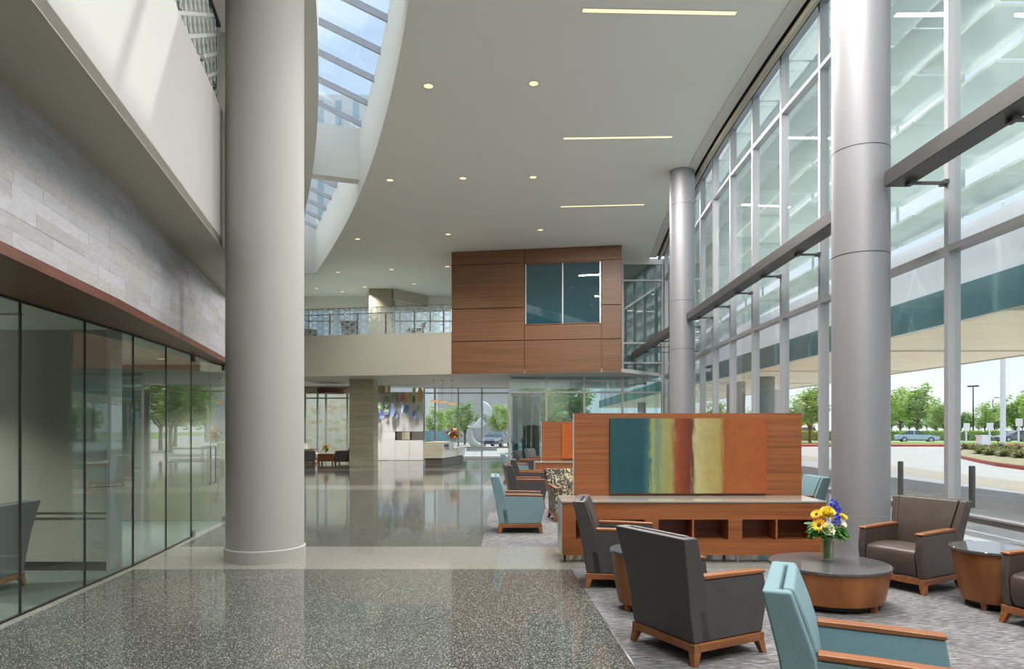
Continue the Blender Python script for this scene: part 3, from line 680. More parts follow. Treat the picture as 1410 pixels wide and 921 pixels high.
# upper back windows
w3 = struct(empty('window_3', (-12.5, 36.4, 5.42)), 'bright window wall at the back of the upper floor')
for k in range(9):
    MB().box(k*1.62, k*1.62+0.07, 0, 0.12, 0, 7.92-5.42).build('mullion', M_edge, w3)
    if k < 8: MB().box(k*1.62+0.07, (k+1)*1.62, 0.05, 0.06, 0, 7.92-5.42).build('pane', M_glassback, w3)
MB().box(0, 13, 0, 0.12, 0.0, 0.08).build('transom', M_edge, w3); MB().box(0, 13, 0, 0.12, 1.9, 1.96).build('transom', M_edge, w3)
struct(MB().box(0.55, 6.6, 36.4, 36.7, 5.4, CEIL).box(-12.5, 0.55, 36.35, 36.6, 7.9, CEIL).build('wall_upper_back', M_ceil)); struct(MB().box(-14.3, -12.5, 36.4, 36.7, 5.4, CEIL).build('wall_upper_back_left', M_band))
struct(MB().box(-14.3, -14, -6, 36.7, 0, CEIL).build('wall_far_left', M_band))
x0 = at(509.5, 0, 34.6).x; x1 = at(540.5, 0, 34.6).x
tag(MB().box(x0, x1, 34.3, 35.4, 5.4, CEIL).build('square_column', M_travertine), 'square striated stone column on the upper floor behind the guard rail', 'column')
struct(MB().wall((x1, 34.4), (-4.6, 36.3), -0.2, 8.1, CEIL).build('wall_upper_bulkhead', M_band))

# ---- ground floor back
x0 = at(481, 0, 29.8).x; x1 = at(514.3, 0, 29.8).x
tag(MB().box(x0, x1, 29.8, 30.8, 0, SLAB0).build('square_column', M_travertine), 'square striated stone column on the ground floor left of the coloured glass plates', 'column')
wm = struct(empty('wall_feature', (-6.8, 34.6, 0)), 'glossy white panelled wall behind the coloured glass plates')
xa, xb = at(505, 0, 34.6).x, at(583, 0, 34.6).x
n_ = 4
niche = (at(552, 0, 34.6).x, at(582, 0, 34.6).x, EYE-(606-HY)/F*34.6, EYE-(594-HY)/F*34.6)
for k in range(n_):
    a = xa+(xb-xa)*k/n_; b = xa+(xb-xa)*(k+1)/n_
    for z0, z1 in ((0.02, niche[2]), (niche[2], niche[3]), (niche[3], 3.40)):
        if z0 == niche[2] and b > niche[0]+0.05: 
            continue
        MB().box(a+0.006+6.8, b-0.006+6.8, 0, 0.1, z0+0.004, z1-0.004).build('panel', M_marble, wm)
MB().box(xa+6.8, xb+6.8, 0.35, 0.4, 0.3, 2.2).build('niche_back', M_steel, wm)
MB().box(xa+6.8, xb+6.8, 0.05, 0.13, 3.40, 3.47).build('top_rail', M_edge, wm); MB().box(xa+6.8, xb+6.8, 0.06, 0.075, 3.47, SLAB0).build('clerestory_pane', M_glassback, wm)
MB().box(niche[0]+6.8+.05, niche[0]+6.8+0.45, -0.01, 0.03, niche[2]+.02, niche[3]-.02).build('niche_frame', M_desk, wm)
def window_wall(name, label, Y, us_, zs, mframe, mglass, zt=SLAB0, zb=0.0, th=0.08, door=None):
    o = struct(empty(name, (at(us_[0], 0, Y).x, Y, zb)), label); X0 = at(us_[0], 0, Y).x
    xs = [at(u, 0, Y).x-X0 for u in us_]
    for x in xs: MB().box(x-th/2, x+th/2, 0, 0.14, 0, zt-zb).build('mullion', mframe, o)
    for a, b in zip(xs[:-1], xs[1:]):
        lv = [zb]+list(zs)+[zt]
        for z0, z1 in zip(lv[:-1], lv[1:]):
            MB().box(a+th/2, b-th/2, 0.06, 0.072, z0-zb+0.03, z1-zb-0.02).build('pane', mglass, o)
        for z in lv: MB().box(a+th/2, b-th/2, 0.0, 0.12, max(0, z-zb-0.035), min(zt-zb, z-zb+0.035)).build('transom', mframe, o)
    return o
window_wall('window_4', 'floor to ceiling windows behind the reception desk', 36.2, (584, 599, 631, 663.5, 701), (0.62, 3.5), M_edge, M_glassback)
window_wall('window_5', 'tall windows behind the small lounge', 35.5, (420, 437, 448.5, 478, 508), (3.2,), M_edge, M_glassback)
struct(MB().box(at(415, 0, 35.4).x, at(505, 0, 35.4).x, 35.0, 35.6, 3.42, SLAB0).build('wall_lounge_header', M_band))
struct(MB().box(-7.45, -6.6, 34.62, 36.3, 0, SLAB0).build('wall_lounge_return', M_band))
# green glass storefront under and beside the wooden box
w6 = window_wall('window_6', 'greenish glass storefront under the wooden box', 28.3, (702, 752.5, 804.5, 857.5, 912.5), (3.12, 3.6), M_edge, M_glassgreen, zt=SLAB0+0.02)
M_spandrel = plain('green_spandrel_glass', srgb(78, 104, 98), 0.02, var=0.04, spec=0.9); M_spandrel.node_tree.nodes['Principled BSDF'].inputs['IOR'].default_value = 2.0
w7 = window_wall('window_7', 'tall greenish glass strip beside the wooden box', 28.3, (857.5, 912.5), (4.34, 5.16, 7.76), M_edge, M_spandrel, zt=8.45, zb=SLAB0+0.02)
struct(MB().box(4.2, 6.6, 28.28, 28.6, 8.42, CEIL).build('wall_storefront_header', M_white))
struct(MB().box(at(912.5, 0, 28.3).x+0.04, 6.7, 28.2, 28.6, 0, CEIL).build('wall_storefront_end', M_band))
struct(MB().box(4.0, 6.6, 33.5, 33.7, SLAB0, CEIL).build('wall_upper_dark', M_taupe))
struct(MB().box(at(701, 0, 28.3).x-0.16, at(701, 0, 28.3).x-0.0, 28.25, 36.3, 0, SLAB0).build('wall_vestibule_side', M_glassback)) if False else None
# frosted curved glass vestibule seen through the storefront
vs_ = tag(empty('glass_vestibule', (0.62, 30.2, 0)), 'curved blue green glass vestibule behind the storefront', 'vestibule')
M_frost = plain('frosted_blue_glass', srgb(96, 128, 134), 0.15, var=0.1, scale=1.5)
for k in range(10):
    a0 = math.pi*(1.0+k*0.1)+0.012; a1 = math.pi*(1.0+(k+1)*0.1)-0.012
    r0 = 0.62
    MB().wall((r0*math.cos(a0), r0*math.sin(a0)), (r0*math.cos(a1), r0*math.sin(a1)), 0.02, 0.02, 3.05).build('curved_pane', M_frost if k % 3 else M_glassgreen, vs_)
MB().lathe([(0.0, 3.05), (0.66, 3.05), (0.66, 3.2), (0.0, 3.2)], 32).build('top_drum', M_edge, vs_)
MB().lathe([(0.0, 0.0), (0.66, 0.0), (0.66, 0.02), (0.0, 0.02)], 32).build('base_plate', M_steel, vs_)

# =================================================================== LAMPS
def downlight(u, v, z=CEIL, r=0.095, power=60, grp='recessed downlights in the lobby ceiling', lab='round recessed downlight glowing warm in the lobby ceiling'):
    Y = (z-EYE)*F/(HY-v); x = (u-CX)/F*Y
    dl_at(x, Y, z, r, power, grp, lab)
DL = {}
def dl_at(x, y, z, r, power, grp, lab):
    t = tag(empty('recessed_downlight', (x, y, z)), lab, 'light', grp)
    key = r
    if key not in DL:
        DL[key] = (MB().lathe([(r, -0.004), (r+0.028, -0.006), (r+0.03, 0.0), (r, 0.004), (r, -0.004)], 28).mesh('trim_ring', M_white, 40),
                   MB().lathe([(0.0, -0.002), (r, -0.002), (r, 0.003), (0.0, 0.003)], 28).mesh('lens', M_lens))
    link('trim_ring', DL[key][0], t); link('lens', DL[key][1], t)
    if power:
        k = (round(power, 2), r)
        if k not in DL:
            d = bpy.data.lights.new('downlight', 'SPOT'); d.energy = power*LAMP; d.spot_size = math.radians(118); d.spot_blend = 0.8
            d.color = (1.0, 0.97, 0.93); d.shadow_soft_size = 0.09; DL[k] = d
        o = bpy.data.objects.new('lamp', DL[k]); COL.objects.link(o); o.parent = t; o.location = (0, 0, -0.03)
P_DL = 330
for u, v in ((590, 118.5), (735, 115), (537, 248), (637.5, 245.5), (734, 244), (492.5, 329), (617, 322.5), (744, 316.5), (465.5, 375), (539, 371), (616, 367),
             (435.5, 397), (502, 395), (570, 391), (471.5, 401.5)):
    downlight(u, v, power=P_DL)
for x, y in ((0.6, 8.6), (2.4, 8.8), (2.2, 4.0), (2.6, 1.5), (3.0, -2.5)):
    dl_at(x, y, CEIL, 0.095, P_DL, 'recessed downlights in the lobby ceiling', 'round recessed downlight glowing warm in the lobby ceiling')
for x, y in ((-3.2, 29.0), (-5.2, 32.5), (-3.4, 32.5), (-1.6, 32.5), (-7.5, 32.6), (-9.4, 34.2), (-6.2, 33.2)):
    dl_at(x, y, SLAB0, 0.07, 165, 'recessed downlights in the low ceiling', 'small recessed downlight in the low ceiling near the reception desk')
for x, y in ((-5.6, 8.9), (-5.6, 10.9), (-6.2, 6.4), (-5.7, 4.6), (-5.6, 2.2)):
    dl_at(x, y, 2.72, 0.06, 190, 'recessed downlights in the glazed room', 'small recessed downlight in the ceiling of the glazed room')
LINE = ((1.19, 11.5, 3.80, 11.58), (1.25, 16.57, 3.86, 16.48), (1.54, 21.66, 4.15, 21.45), (1.2, 6.4, 3.8, 6.44), (1.2, 1.3, 3.8, 1.34), (1.2, -3.8, 3.8, -3.76))
for (x0, y0, x1, y1) in LINE:
    L = math.hypot(x1-x0, y1-y0)
    t = tag(empty('linear_ceiling_light', ((x0+x1)/2, (y0+y1)/2, CEIL), math.atan2(y1-y0, x1-x0)), 'long narrow recessed linear light set flush in the lobby ceiling', 'light', 'linear ceiling lights')
    MB().box(-L/2, L/2, -0.05, 0.05, -0.003, 0.003).build('lens', M_linear, t)
    MB().box(-L/2-0.02, L/2+0.02, -0.07, -0.051, -0.005, 0.003).box(-L/2-0.02, L/2+0.02, 0.051, 0.07, -0.005, 0.003).box(-L/2-0.02, -L/2-0.001, -0.05, 0.05, -0.005, 0.003).box(L/2+0.001, L/2+0.02, -0.05, 0.05, -0.005, 0.003).build('frame', M_white, t)
    d = bpy.data.lights.new('linear_lamp', 'AREA'); d.shape = 'RECTANGLE'; d.size = L; d.size_y = 0.1; d.energy = 200*LAMP; d.color = (1.0, 0.97, 0.93)
    o = bpy.data.objects.new('lamp', d); COL.objects.link(o); o.parent = t; o.location = (0, 0, -0.02)

# =================================================================== FURNITURE
# ---- armchair, facing +x, origin on the floor
CH = {}
def chair_meshes():
    def loft(levels):     # (z, xr, xf, hw)
        mb = MB(); vs = []; fs = []
        for z, xr, xf, hw in levels: vs += [(xr, -hw, z), (xf, -hw, z), (xf, hw, z), (xr, hw, z)]
        n = len(levels)
        for i in range(n-1):
            for k in range(4): fs.append((4*i+k, 4*i+(k+1) % 4, 4*i+4+(k+1) % 4, 4*i+4+k))
        fs += [(3, 2, 1, 0), tuple(4*(n-1)+k for k in range(4))]
        return mb.add(vs, fs)
    mbk = MB(); vs = []; fs = []
    lev = [(0.147, -0.33, 0.325), (0.36, -0.365, 0.325), (0.572, -0.40, 0.34), (0.872, -0.468, 0.378)]
    for z, xr, hw in lev:
        xf = xr+(0.125 if z > 0.8 else 0.158); xm = xr+0.07; hi = hw-0.07
        vs += [(xr, -hw, z), (xf, -hw, z), (xf, -hi, z), (xm, -hi, z), (xm, hi, z), (xf, hi, z), (xf, hw, z), (xr, hw, z)]
    for i in range(len(lev)-1):
        for k in range(8): fs.append((8*i+k, 8*i+(k+1) % 8, 8*i+8+(k+1) % 8, 8*i+8+k))
    o = 8*(len(lev)-1)
    fs += [(3, 2, 1, 0), (7, 4, 3, 0), (7, 6, 5, 4), (o, o+1, o+2, o+3), (o, o+3, o+4, o+7), (o+4, o+5, o+6, o+7)]
    CH['backrest'] = mbk.add(vs, fs).mesh('backrest')
    for s in (-1, 1):
        mb = MB().prism_y([(-0.26, 0.147), (0.315, 0.147), (0.355, 0.34), (0.362, 0.40), (0.335, 0.566), (-0.318, 0.572), (-0.29, 0.36)], min(s*0.325, s*0.255), max(s*0.325, s*0.255))
        CH['side_panel%d' % s] = mb.mesh('side_panel')
        mb = MB().prism_y([(-0.238, 0.573), (0.0, 0.570), (0.339, 0.567), (0.343, 0.578), (0.335, 0.588), (0.0, 0.598), (-0.236, 0.600)], min(s*0.33, s*0.25), max(s*0.33, s*0.25))
        CH['arm_cap%d' % s] = mb.mesh('arm_cap')
    # cushions: rounded by a small grid
    def pad(x0, x1, hw, prof, n=8):
        mb = MB(); vs = []; fs = []
        return mb
    mb = MB(); m = 7
    prof = []
    for i in range(m):                      # back cushion: front face bulges
        z = 0.40+(0.876-0.40)*i/(m-1); t_ = i/(m-1)
        xr = -0.30-0.085*(t_) ; xf = -0.212-0.124*t_+0.026*math.sin(math.pi*t_)
        prof.append((z, xr, xf, 0.266+0.036*max(0, (z-0.57)/0.3)))
    CH['back_cushion'] = loft(prof).mesh('back_cushion')
    mb = MB(); vs = []; fs = []
    xs = [-0.24, -0.1, 0.05, 0.2, 0.29, 0.335, 0.35, 0.345, 0.30]; zt = [0.405, 0.42, 0.43, 0.433, 0.425, 0.405, 0.36, 0.25, 0.15]
    poly = [(-0.24, 0.15)]+list(zip(xs, zt))
    CH['seat_cushion'] = MB().prism_y(poly, -0.251, 0.251).mesh('seat_cushion')
    a, b = 0.345, 0.335; h0, h1 = 0.09, 0.147; x0, x1 = -0.335, 0.325
    CH['base_frame'] = MB().box(x0, x0+0.04, -b, b, h0, h1).box(x1-0.04, x1, -b, b, h0, h1).box(x0+0.04, x1-0.04, -b, -b+0.04, h0, h1).box(x0+0.04, x1-0.04, b-0.04, b, h0, h1).mesh('base_frame')
    for i, sx in enumerate((-1, 1)):
        for j, sy in enumerate((-1, 1)):
            X = x0 if sx < 0 else x1; Y = sy*b; mb = MB()
            def ring(z, o0, i0): return [(X-sx*i0, Y-sy*i0, z), (X+sx*o0, Y-sy*i0, z), (X+sx*o0, Y+sy*o0, z), (X-sx*i0, Y+sy*o0, z)]
            bt, tp = ring(0.0, 0.012, 0.028), ring(0.091, 0.0, 0.06)
            if sx*sy < 0: bt.reverse(); tp.reverse()
            mb.hexa(bt+tp); CH['leg%d%d' % (i, j)] = mb.mesh('leg')
    for k, me in CH.items(): me.materials.append(None)
chair_meshes()
BEV = {'backrest': 0.013, 'side_panel': 0.014, 'arm_cap': 0.008, 'back_cushion': 0.016, 'seat_cushion': 0.02, 'base_frame': 0.004, 'leg': 0.003}
def armchair(loc, yaw, label, up, seat=None, wood_=None, group=None, z=0.0, side=None, name='armchair'):
    t = tag(empty(name, (loc[0], loc[1], z), math.radians(yaw)), label, 'armchair', group)
    for k, me in CH.items():
        nm = k.rstrip('-0123456789')
        m = (wood_ or M_chairwood) if nm in ('arm_cap', 'leg', 'base_frame') else (seat or up) if nm in ('seat_cushion',) else (side or up) if nm in ('back_cushion',) else up
        link(nm, me, t, bevel=BEV[nm], mat=m)
    return t
ZC = 0.004
armchair((1.36, 5.02), 28, 'charcoal leather armchair with its back to the open floor, beside the small drum table', M_leather, z=ZC)
armchair((1.13, 7.12), -10, 'charcoal leather armchair in front of the long console, behind the small drum table', M_leather, z=ZC)
armchair((1.70, 3.22), -24, 'teal fabric armchair facing away from the charcoal armchair, before the round coffee table', M_teal, z=ZC)
armchair((4.06, 6.98), 210, 'dark brown leather armchair beside the silver column, facing the round coffee table', M_brownleather, z=ZC)
armchair((4.45, 5.42), 197, 'dark brown leather armchair cut off by the edge, beside the tall drum table', M_brownleather, z=ZC)
armchair((0.13, 10.76), 1, 'teal fabric armchair on the streaked carpet next to the floral armchair', M_teal, z=ZC)
armchair((0.30, 13.95), 6, 'charcoal leather armchair behind the teal armchair, beside the far console', M_leather, z=ZC)
armchair((0.42, 16.35), 0, 'charcoal leather armchair right in front of the far console', M_leather, z=ZC)
armchair((0.12, 19.95), 2, 'teal fabric armchair behind the far console', M_teal, z=ZC)
armchair((0.55, 22.6), -12, 'charcoal leather armchair far back near the storefront glass', M_leather, z=ZC)
armchair((1.0, 24.9), -25, 'slate blue armchair farthest back beside the white tea table', M_greyfab, z=ZC)
armchair((1.02, 12.05), -84, 'floral patterned armchair with a plain sage seat behind the console panel', M_floral, seat=M_sage, side=M_floral, z=ZC)
armchair((4.3, 10.55), 178, 'teal fabric armchair behind the right end of the painting panel', M_teal, z=ZC)
armchair((-5.27, 6.60), 184, 'grey armchair inside the glazed room behind the partition', M_greyfab, z=ZC)
# lounge far left and upper floor
armchair((at(474, 0, 31.6).x, 31.6), 180, 'grey and cream armchair right of the wooden cube table in the small lounge', M_greyfab, side=M_whitefab, seat=M_whitefab)
armchair((at(423, 0, 31.4).x, 31.4), 20, 'grey armchair left of the wooden cube table in the small lounge', M_greyfab)
armchair((at(427, 0, 34.0).x, 34.0), -10, 'cream armchair by the tall lounge windows', M_whitefab)
for (u, y_, yw, lb_) in ((425, 30.5, 20, 'half hidden by the massive round column'), (484, 30.0, 90, 'showing its back to the guard rail'), (570, 30.2, 200, 'seen from the side near the wooden box')):
    armchair((at(u, 0, y_).x, y_), yw, 'black and white lattice armchair upstairs, '+lb_, M_bw, group='patterned armchairs on the upper floor', z=5.42)

# ---- long consoles with a veneered panel and painting
def console(dy, label, art_mat, art_label, art):
    Y0 = 8.15+dy; X0, X1 = 0.60, 3.75; zb, zt = 0.09, 0.715
    t = tag(empty('console_bench', ((X0+X1)/2, Y0+0.3, 0.003)), label, 'console')
    ox, oy = (X0+X1)/2, Y0+0.3
    def bx(x0, x1, y0, y1, z0, z1): return MB().box(x0-ox, x1-ox, y0-oy, y1-oy, z0, z1)
    c0, c1 = 0.27, 0.515
    px = [(at(a, 0, 8.15).x, at(b, 0, 8.15).x, at(m_, 0, 8.15).x) for a, b, m_ in ((793, 888, 839.5), (907, 1003, 954.5), (1022, 1119, 1069.5))]
    D = 0.66
    bx(X0, X1, Y0, Y0+D, zb, c0).build('bottom_board', M_cherry, t); bx(X0, X1, Y0, Y0+D, c1, zt).build('top_board', M_cherry, t)
    edges = [X0]+[q for a, b, m_ in px for q in (a, b)]+[X1]
    for k in range(0, len(edges), 2): bx(edges[k], edges[k+1], Y0, Y0+D, c0+0.0005, c1-0.0005).build('upright', M_cherry, t)
    for a, b, m_ in px:
        bx(m_-0.012, m_+0.012, Y0+0.002, Y0+0.32, c0+0.0005, c1-0.0005).build('divider', M_cherryside, t)
        for p, q in ((a, m_-0.0125), (m_+0.0125, b)):
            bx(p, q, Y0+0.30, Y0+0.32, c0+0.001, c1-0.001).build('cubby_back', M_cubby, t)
    bx(X0-0.012, X1+0.005, Y0-0.012, Y0+D+0.01, zt, zt+0.022).build('top_slab', M_consoletop, t, bevel=0.003, seg=1)
    bx(X0-0.012, X0-0.002, Y0, Y0+D, zb, zt-0.001).build('end_edge', M_edge, t)
    for x in (X0+0.06, X0+1.05, X0+2.1, X1-0.08):
        for y in (Y0+0.06, Y0+D-0.08): bx(x, x+0.03, y, y+0.03, 0.0, zb).build('leg', M_steel, t)
    pn = empty('panel', (0, 0, 0), 0, t)
    p0, p1 = 0.80, 3.735; yp = Y0+0.655
    MB().box(p0-ox, p1-ox, yp-oy, yp+0.05-oy, zt+0.022, 1.80).build('veneer', M_cherry, pn)
    MB().box(p0-0.012-ox, p0-0.001-ox, yp-oy-0.002, yp+0.052-oy, zt+0.022, 1.80).build('edge_strip', M_edge, pn)
    a0, a1, z0, z1 = art
    A = tag(MB().box(a0-(a0+a1)/2, a1-(a0+a1)/2, -0.045, -0.001, 0, z1-z0).build('painting', art_mat, None, loc=((a0+a1)/2, yp, z0+0.003)), art_label, 'painting')
    return t
console(0, 'long cherry veneer console with cubbies and a tall panel, standing behind the round coffee table', M_art1,
        'wide abstract painting of vertical teal, olive, rust and orange stripes', (1.26, 3.27, 0.77, 1.732))
console(9.6, 'long cherry veneer console with a panel, half hidden behind the painting panel', M_art2,
        'plain burnt orange painting on the far console panel', (1.34, 3.3, 0.80, 1.73))

# ---- drum tables
def drum_table(loc, rt, rb, h, label, name='drum_table', cat='table', legs=4):
    t = tag(empty(name, (loc[0], loc[1], ZC)), label, cat)
    MB().lathe([(0.0, 0.06), (rb-0.02, 0.06), (rb, 0.065), (rb+(rt-0.02-rb)*0.5+0.006, h*0.5), (rt-0.02, h-0.025), (0.0, h-0.025)], 56).build('drum_body', M_drum, t, smooth=50)
    MB().lathe([(0.0, h-0.025), (rt-0.004, h-0.025), (rt, h-0.021), (rt, h-0.004), (rt-0.004, h), (0.0, h)], 64).build('stone_top', M_granite, t, smooth=30)
    MB().lathe([(0.0, 0.02), (rb-0.06, 0.02), (rb-0.06, 0.06), (0.0, 0.06)], 40).build('plinth', M_black, t)
    for k in range(legs):
        a = math.radians(45+360/legs*k-12); c, s = math.cos(a), math.sin(a); r = rb-0.035
        mb = MB().hexa([(-.018, -.018, 0), (.018, -.018, 0), (.018, .018, 0), (-.018, .018, 0), (-.024, -.024, .061), (.024, -.024, .061), (.024, .024, .061), (-.024, .024, .061)])
        mb.build('leg', M_chairwood, t, loc=(r*c, r*s, 0)).rotation_euler = (0, 0, a)
    return t
TBL = (2.91, 6.27)
drum_table(TBL, 0.52, 0.455, 0.37, 'low round drum coffee table with a dark granite top under the flower vase', 'coffee_table')
drum_table((1.17, 6.08), 0.30, 0.22, 0.53, 'small drum side table half hidden behind the charcoal armchair', 'side_table')
drum_table((4.36, 6.14), 0.37, 0.27, 0.53, 'tall drum side table with a granite top between the two brown armchairs', 'side_table')
t = tag(empty('tea_table', (1.55, 23.2, ZC)), 'small white topped table among the farthest armchairs', 'table')
MB().lathe([(0.0, 0.50), (0.42, 0.50), (0.42, 0.53), (0.0, 0.53)], 40).build('table_top', M_teallight, t); MB().lathe([(0.30, 0.0), (0.36, 0.5)], 32).build('drum_body', M_drum, t, smooth=50)
t = tag(empty('cube_table', (at(450.5, 0, 31.4).x, 31.4, 0)), 'brown wooden cube table in the small lounge', 'table')
MB().box(-.36, .36, -.3, .3, 0.12, 0.46).build('box_body', M_cherry, t)
for a in (-.3, .3):
    for b in (-.24, .24): MB().box(a-.03, a+.03, b-.03, b+.03, 0, 0.12).build('leg', M_chairwood, t)

# ---- flowers
def petal_patch(L, W, curl, n=4):
    vs = []; fs = []
    for i in range(n+1):
        q = i/n; wq = W*math.sin(math.pi*(0.12+0.80*q))**0.8; zc = curl*q*q
        vs += [(L*q, -wq/2, zc+0.15*wq), (L*q, 0, zc), (L*q, wq/2, zc+0.15*wq)]
    for i in range(n):
        o = 3*i; fs += [(o, o+3, o+4, o+1), (o+1, o+4, o+5, o+2)]
    return vs, fs
def bloom(mb, c, nrm, rows):
    q = Vector(nrm).normalized().to_track_quat('Z', 'Y').to_matrix().to_4x4(); q.translation = Vector(c)
    for (n, L, W, curl, tilt, r0) in rows:
        off = random.random()*6
        for k in range(n):
            vs, fs = petal_patch(L, W, curl)
            M = q @ Matrix.Rotation(off+2*math.pi*k/n, 4, 'Z') @ Matrix.Translation((r0, 0, 0)) @ Matrix.Rotation(-tilt, 4, 'Y')
            mb.add([M @ Vector(p) for p in vs], fs)
M_yel = plain('sunflower_yellow', srgb(246, 190, 30), 0.6, var=0.1, scale=60); M_lemon = plain('lemon_petals', srgb(236, 214, 84), 0.6, var=0.1, scale=60)
M_rose = plain('white_rose', srgb(236, 234, 206), 0.6, var=0.04, scale=40); M_blue = plain('delphinium_blue', srgb(66, 72, 190), 0.6, var=0.2, scale=80)
M_stem = plain('stem_green', srgb(112, 134, 54), 0.5, var=0.25, scale=60); M_seed = plain('seed_head', srgb(86, 60, 24), 0.9, var=0.2, scale=200)
M_water = glass('vase_water', (0.88, 0.93, 0.82, 1), 0.03)
VX, VY = 2.93, 6.34; VZ = 0.374
vz = tag(empty('flower_vase', (VX, VY, VZ)), 'clear glass cylinder vase holding a mixed bouquet on the coffee table', 'vase')
MB().lathe([(0.0, 0.0), (0.052, 0.0), (0.054, 0.003), (0.056, 0.26), (0.052, 0.26), (0.05, 0.014), (0.0, 0.012)], 32).build('glass_body', M_glassvase, vz, smooth=40)
MB().lathe([(0.0, 0.013), (0.049, 0.015), (0.0505, 0.19), (0.0, 0.19)], 28).build('water', M_water, vz, smooth=40)
bq = empty('bouquet', (0, 0, 0), 0, vz)
k_ = VY/F
def fp(u, v, dy=0.0): return Vector(((u-CX)*k_-VX+0.0, dy, EYE+(HY-v)*k_-VZ))
mb = MB()
for k in range(16):
    a = random.random()*6.28; r = 0.038*math.sqrt(random.random()); b_ = random.random()*6.28; rb_ = 0.035*math.sqrt(random.random())
    mb.tube([(rb_*math.cos(b_), rb_*math.sin(b_), 0.018), (r*math.cos(a), r*math.sin(a), 0.24), (r*2.2*math.cos(a), r*2.2*math.sin(a), 0.34)], 0.0045, 6)
mb.build('stems', M_stem, bq, smooth=60)['kind'] = 'stuff'
mb = MB()
for k in range(190):
    a = random.random()*6.28; el = random.uniform(-0.7, 0.7); r = random.uniform(0.04, 0.115)
    c = Vector((r*1.15*math.cos(a), r*math.sin(a), 0.255+random.uniform(-0.03, 0.07)+(0.12-r)*0.3))
    vs, fs = petal_patch(random.uniform(0.06, 0.10), random.uniform(0.028, 0.05), random.uniform(-0.03, 0.01))
    M = Matrix.Translation(c) @ Matrix.Rotation(a+random.uniform(-.5, .5), 4, 'Z') @ Matrix.Rotation(-el*0.7+0.2, 4, 'Y') @ Matrix.Rotation(random.uniform(-.6, .6), 4, 'X')
    mb.add([M @ Vector(p) for p in vs], fs)
mb.build('leaves', M_leafb, bq, smooth=60)['kind'] = 'stuff'
def flower(kind, p, nrm, s=1.0):
    mb = MB(); f = empty(kind, p, 0, None); f.parent = vz
    if kind == 'sunflower':
        bloom(mb, (0, 0, 0), nrm, [(16, 0.038*s, 0.014*s, 0.004, 0.15, 0.014*s), (14, 0.032*s, 0.013*s, 0.004, 0.45, 0.012*s)]); mb.build('petals', M_yel, f)
        m2 = MB().lathe([(0.0, -0.004), (0.017*s, -0.002), (0.016*s, 0.006), (0.0, 0.009)], 14); m2.xf(Vector(nrm).normalized().to_track_quat('Z', 'Y').to_matrix().to_4x4()); m2.build('seed_head', M_seed, f)
    elif kind == 'chrysanthemum':
        bloom(mb, (0, 0, 0), nrm, [(22, 0.052*s, 0.014*s, 0.012, 0.1+0.27*r, 0.006*s) for r in range(5)]); mb.build('petals', M_lemon, f)
    elif kind == 'rose':
        bloom(mb, (0, 0, -0.01), nrm, [(6, 0.045*s, 0.05*s, 0.012, 0.35, 0.004), (5, 0.042*s, 0.046*s, 0.01, 0.75, 0.004), (5, 0.036*s, 0.04*s, 0.004, 1.1, 0.003), (4, 0.032*s, 0.03*s, -0.004, 1.35, 0.002)]); mb.build('petals', M_rose, f, smooth=80)
    else:
        for k in range(16):
            c = Vector((random.uniform(-.022, .022), random.uniform(-.02, .02), -0.03+0.075*k/15))*s
            bloom(mb, c, (random.uniform(-1, 1), -1, random.uniform(-.3, .8)), [(5, 0.015*s, 0.012*s, 0.002, 0.3, 0.001)])
        mb.build('petals', M_blue, f)
flower('sunflower', fp(1123, 708, -0.02), (-0.6, -0.5, 0.8), 1.05); flower('sunflower', fp(1124, 722, -0.06), (-0.7, -0.7, 0.5), 1.25); flower('sunflower', fp(1159, 711, -0.02), (0.4, -0.5, 0.9))
flower('chrysanthemum', fp(1139, 708, 0.0), (-0.1, -0.6, 0.9), 1.35)
flower('rose', fp(1133.5, 727, -0.085), (-0.1, -0.85, 0.55), 1.6); flower('rose', fp(1153, 720, -0.05), (0.3, -0.8, 0.5), 1.2); flower('rose', fp(1158, 724, -0.02), (0.8, -0.5, 0.2), 0.6)
flower('delphinium', fp(1150, 699, 0.02), (0, -1, 0), 1.35); flower('delphinium', fp(1148, 715, -0.075), (0, -1, 0), 1.1); flower('delphinium', fp(1141, 720, -0.085), (0, -1, 0), 0.6); flower('delphinium', fp(1157, 703, 0.0), (0, -1, 0), 0.7)

# ---- reception desk
dk = tag(empty('reception_desk', (-3.34, 28.75, 0)), 'long travertine and white reception desk with a recessed dark base', 'desk')
def dbox(poly, z0, z1, nm, m_):
    mb = MB().prism([(a+3.34, b-28.75) for a, b in poly], z0, z1); return mb.build(nm, m_, dk, bevel=0.01, seg=1)
xl0, xr0 = at(582.5, 0, 28.75).x, at(609, 0, 28.75).x; xr1 = at(640.3, 0, 32.6).x
ym = 30.55; xrm = xr0+(xr1-xr0)*(ym-28.75)/(32.6-28.75)
dbox([(xl0, 28.75), (xr0, 28.75), (xrm, ym), (xrm-0.85, ym)], 0.365, 1.05, 'tall_counter', M_desk)
dbox([(xrm-0.85, ym), (xrm-0.002, ym), (xr1, 32.6), (xr1-0.85, 32.6)], 0.365, 0.74, 'low_counter', M_marble)
dbox([(xr0+0.003, 28.76), (xr0+0.02, 28.76), (xrm+0.018, ym), (xrm+0.001, ym)], 0.365, 1.05, 'white_side_panel', M_marble)
dbox([(xl0+0.08, 28.85), (xr0-0.02, 28.85), (xr1-0.08, 32.5), (xr1-0.75, 32.5)], 0.0, 0.365, 'recessed_base', M_deskbase)
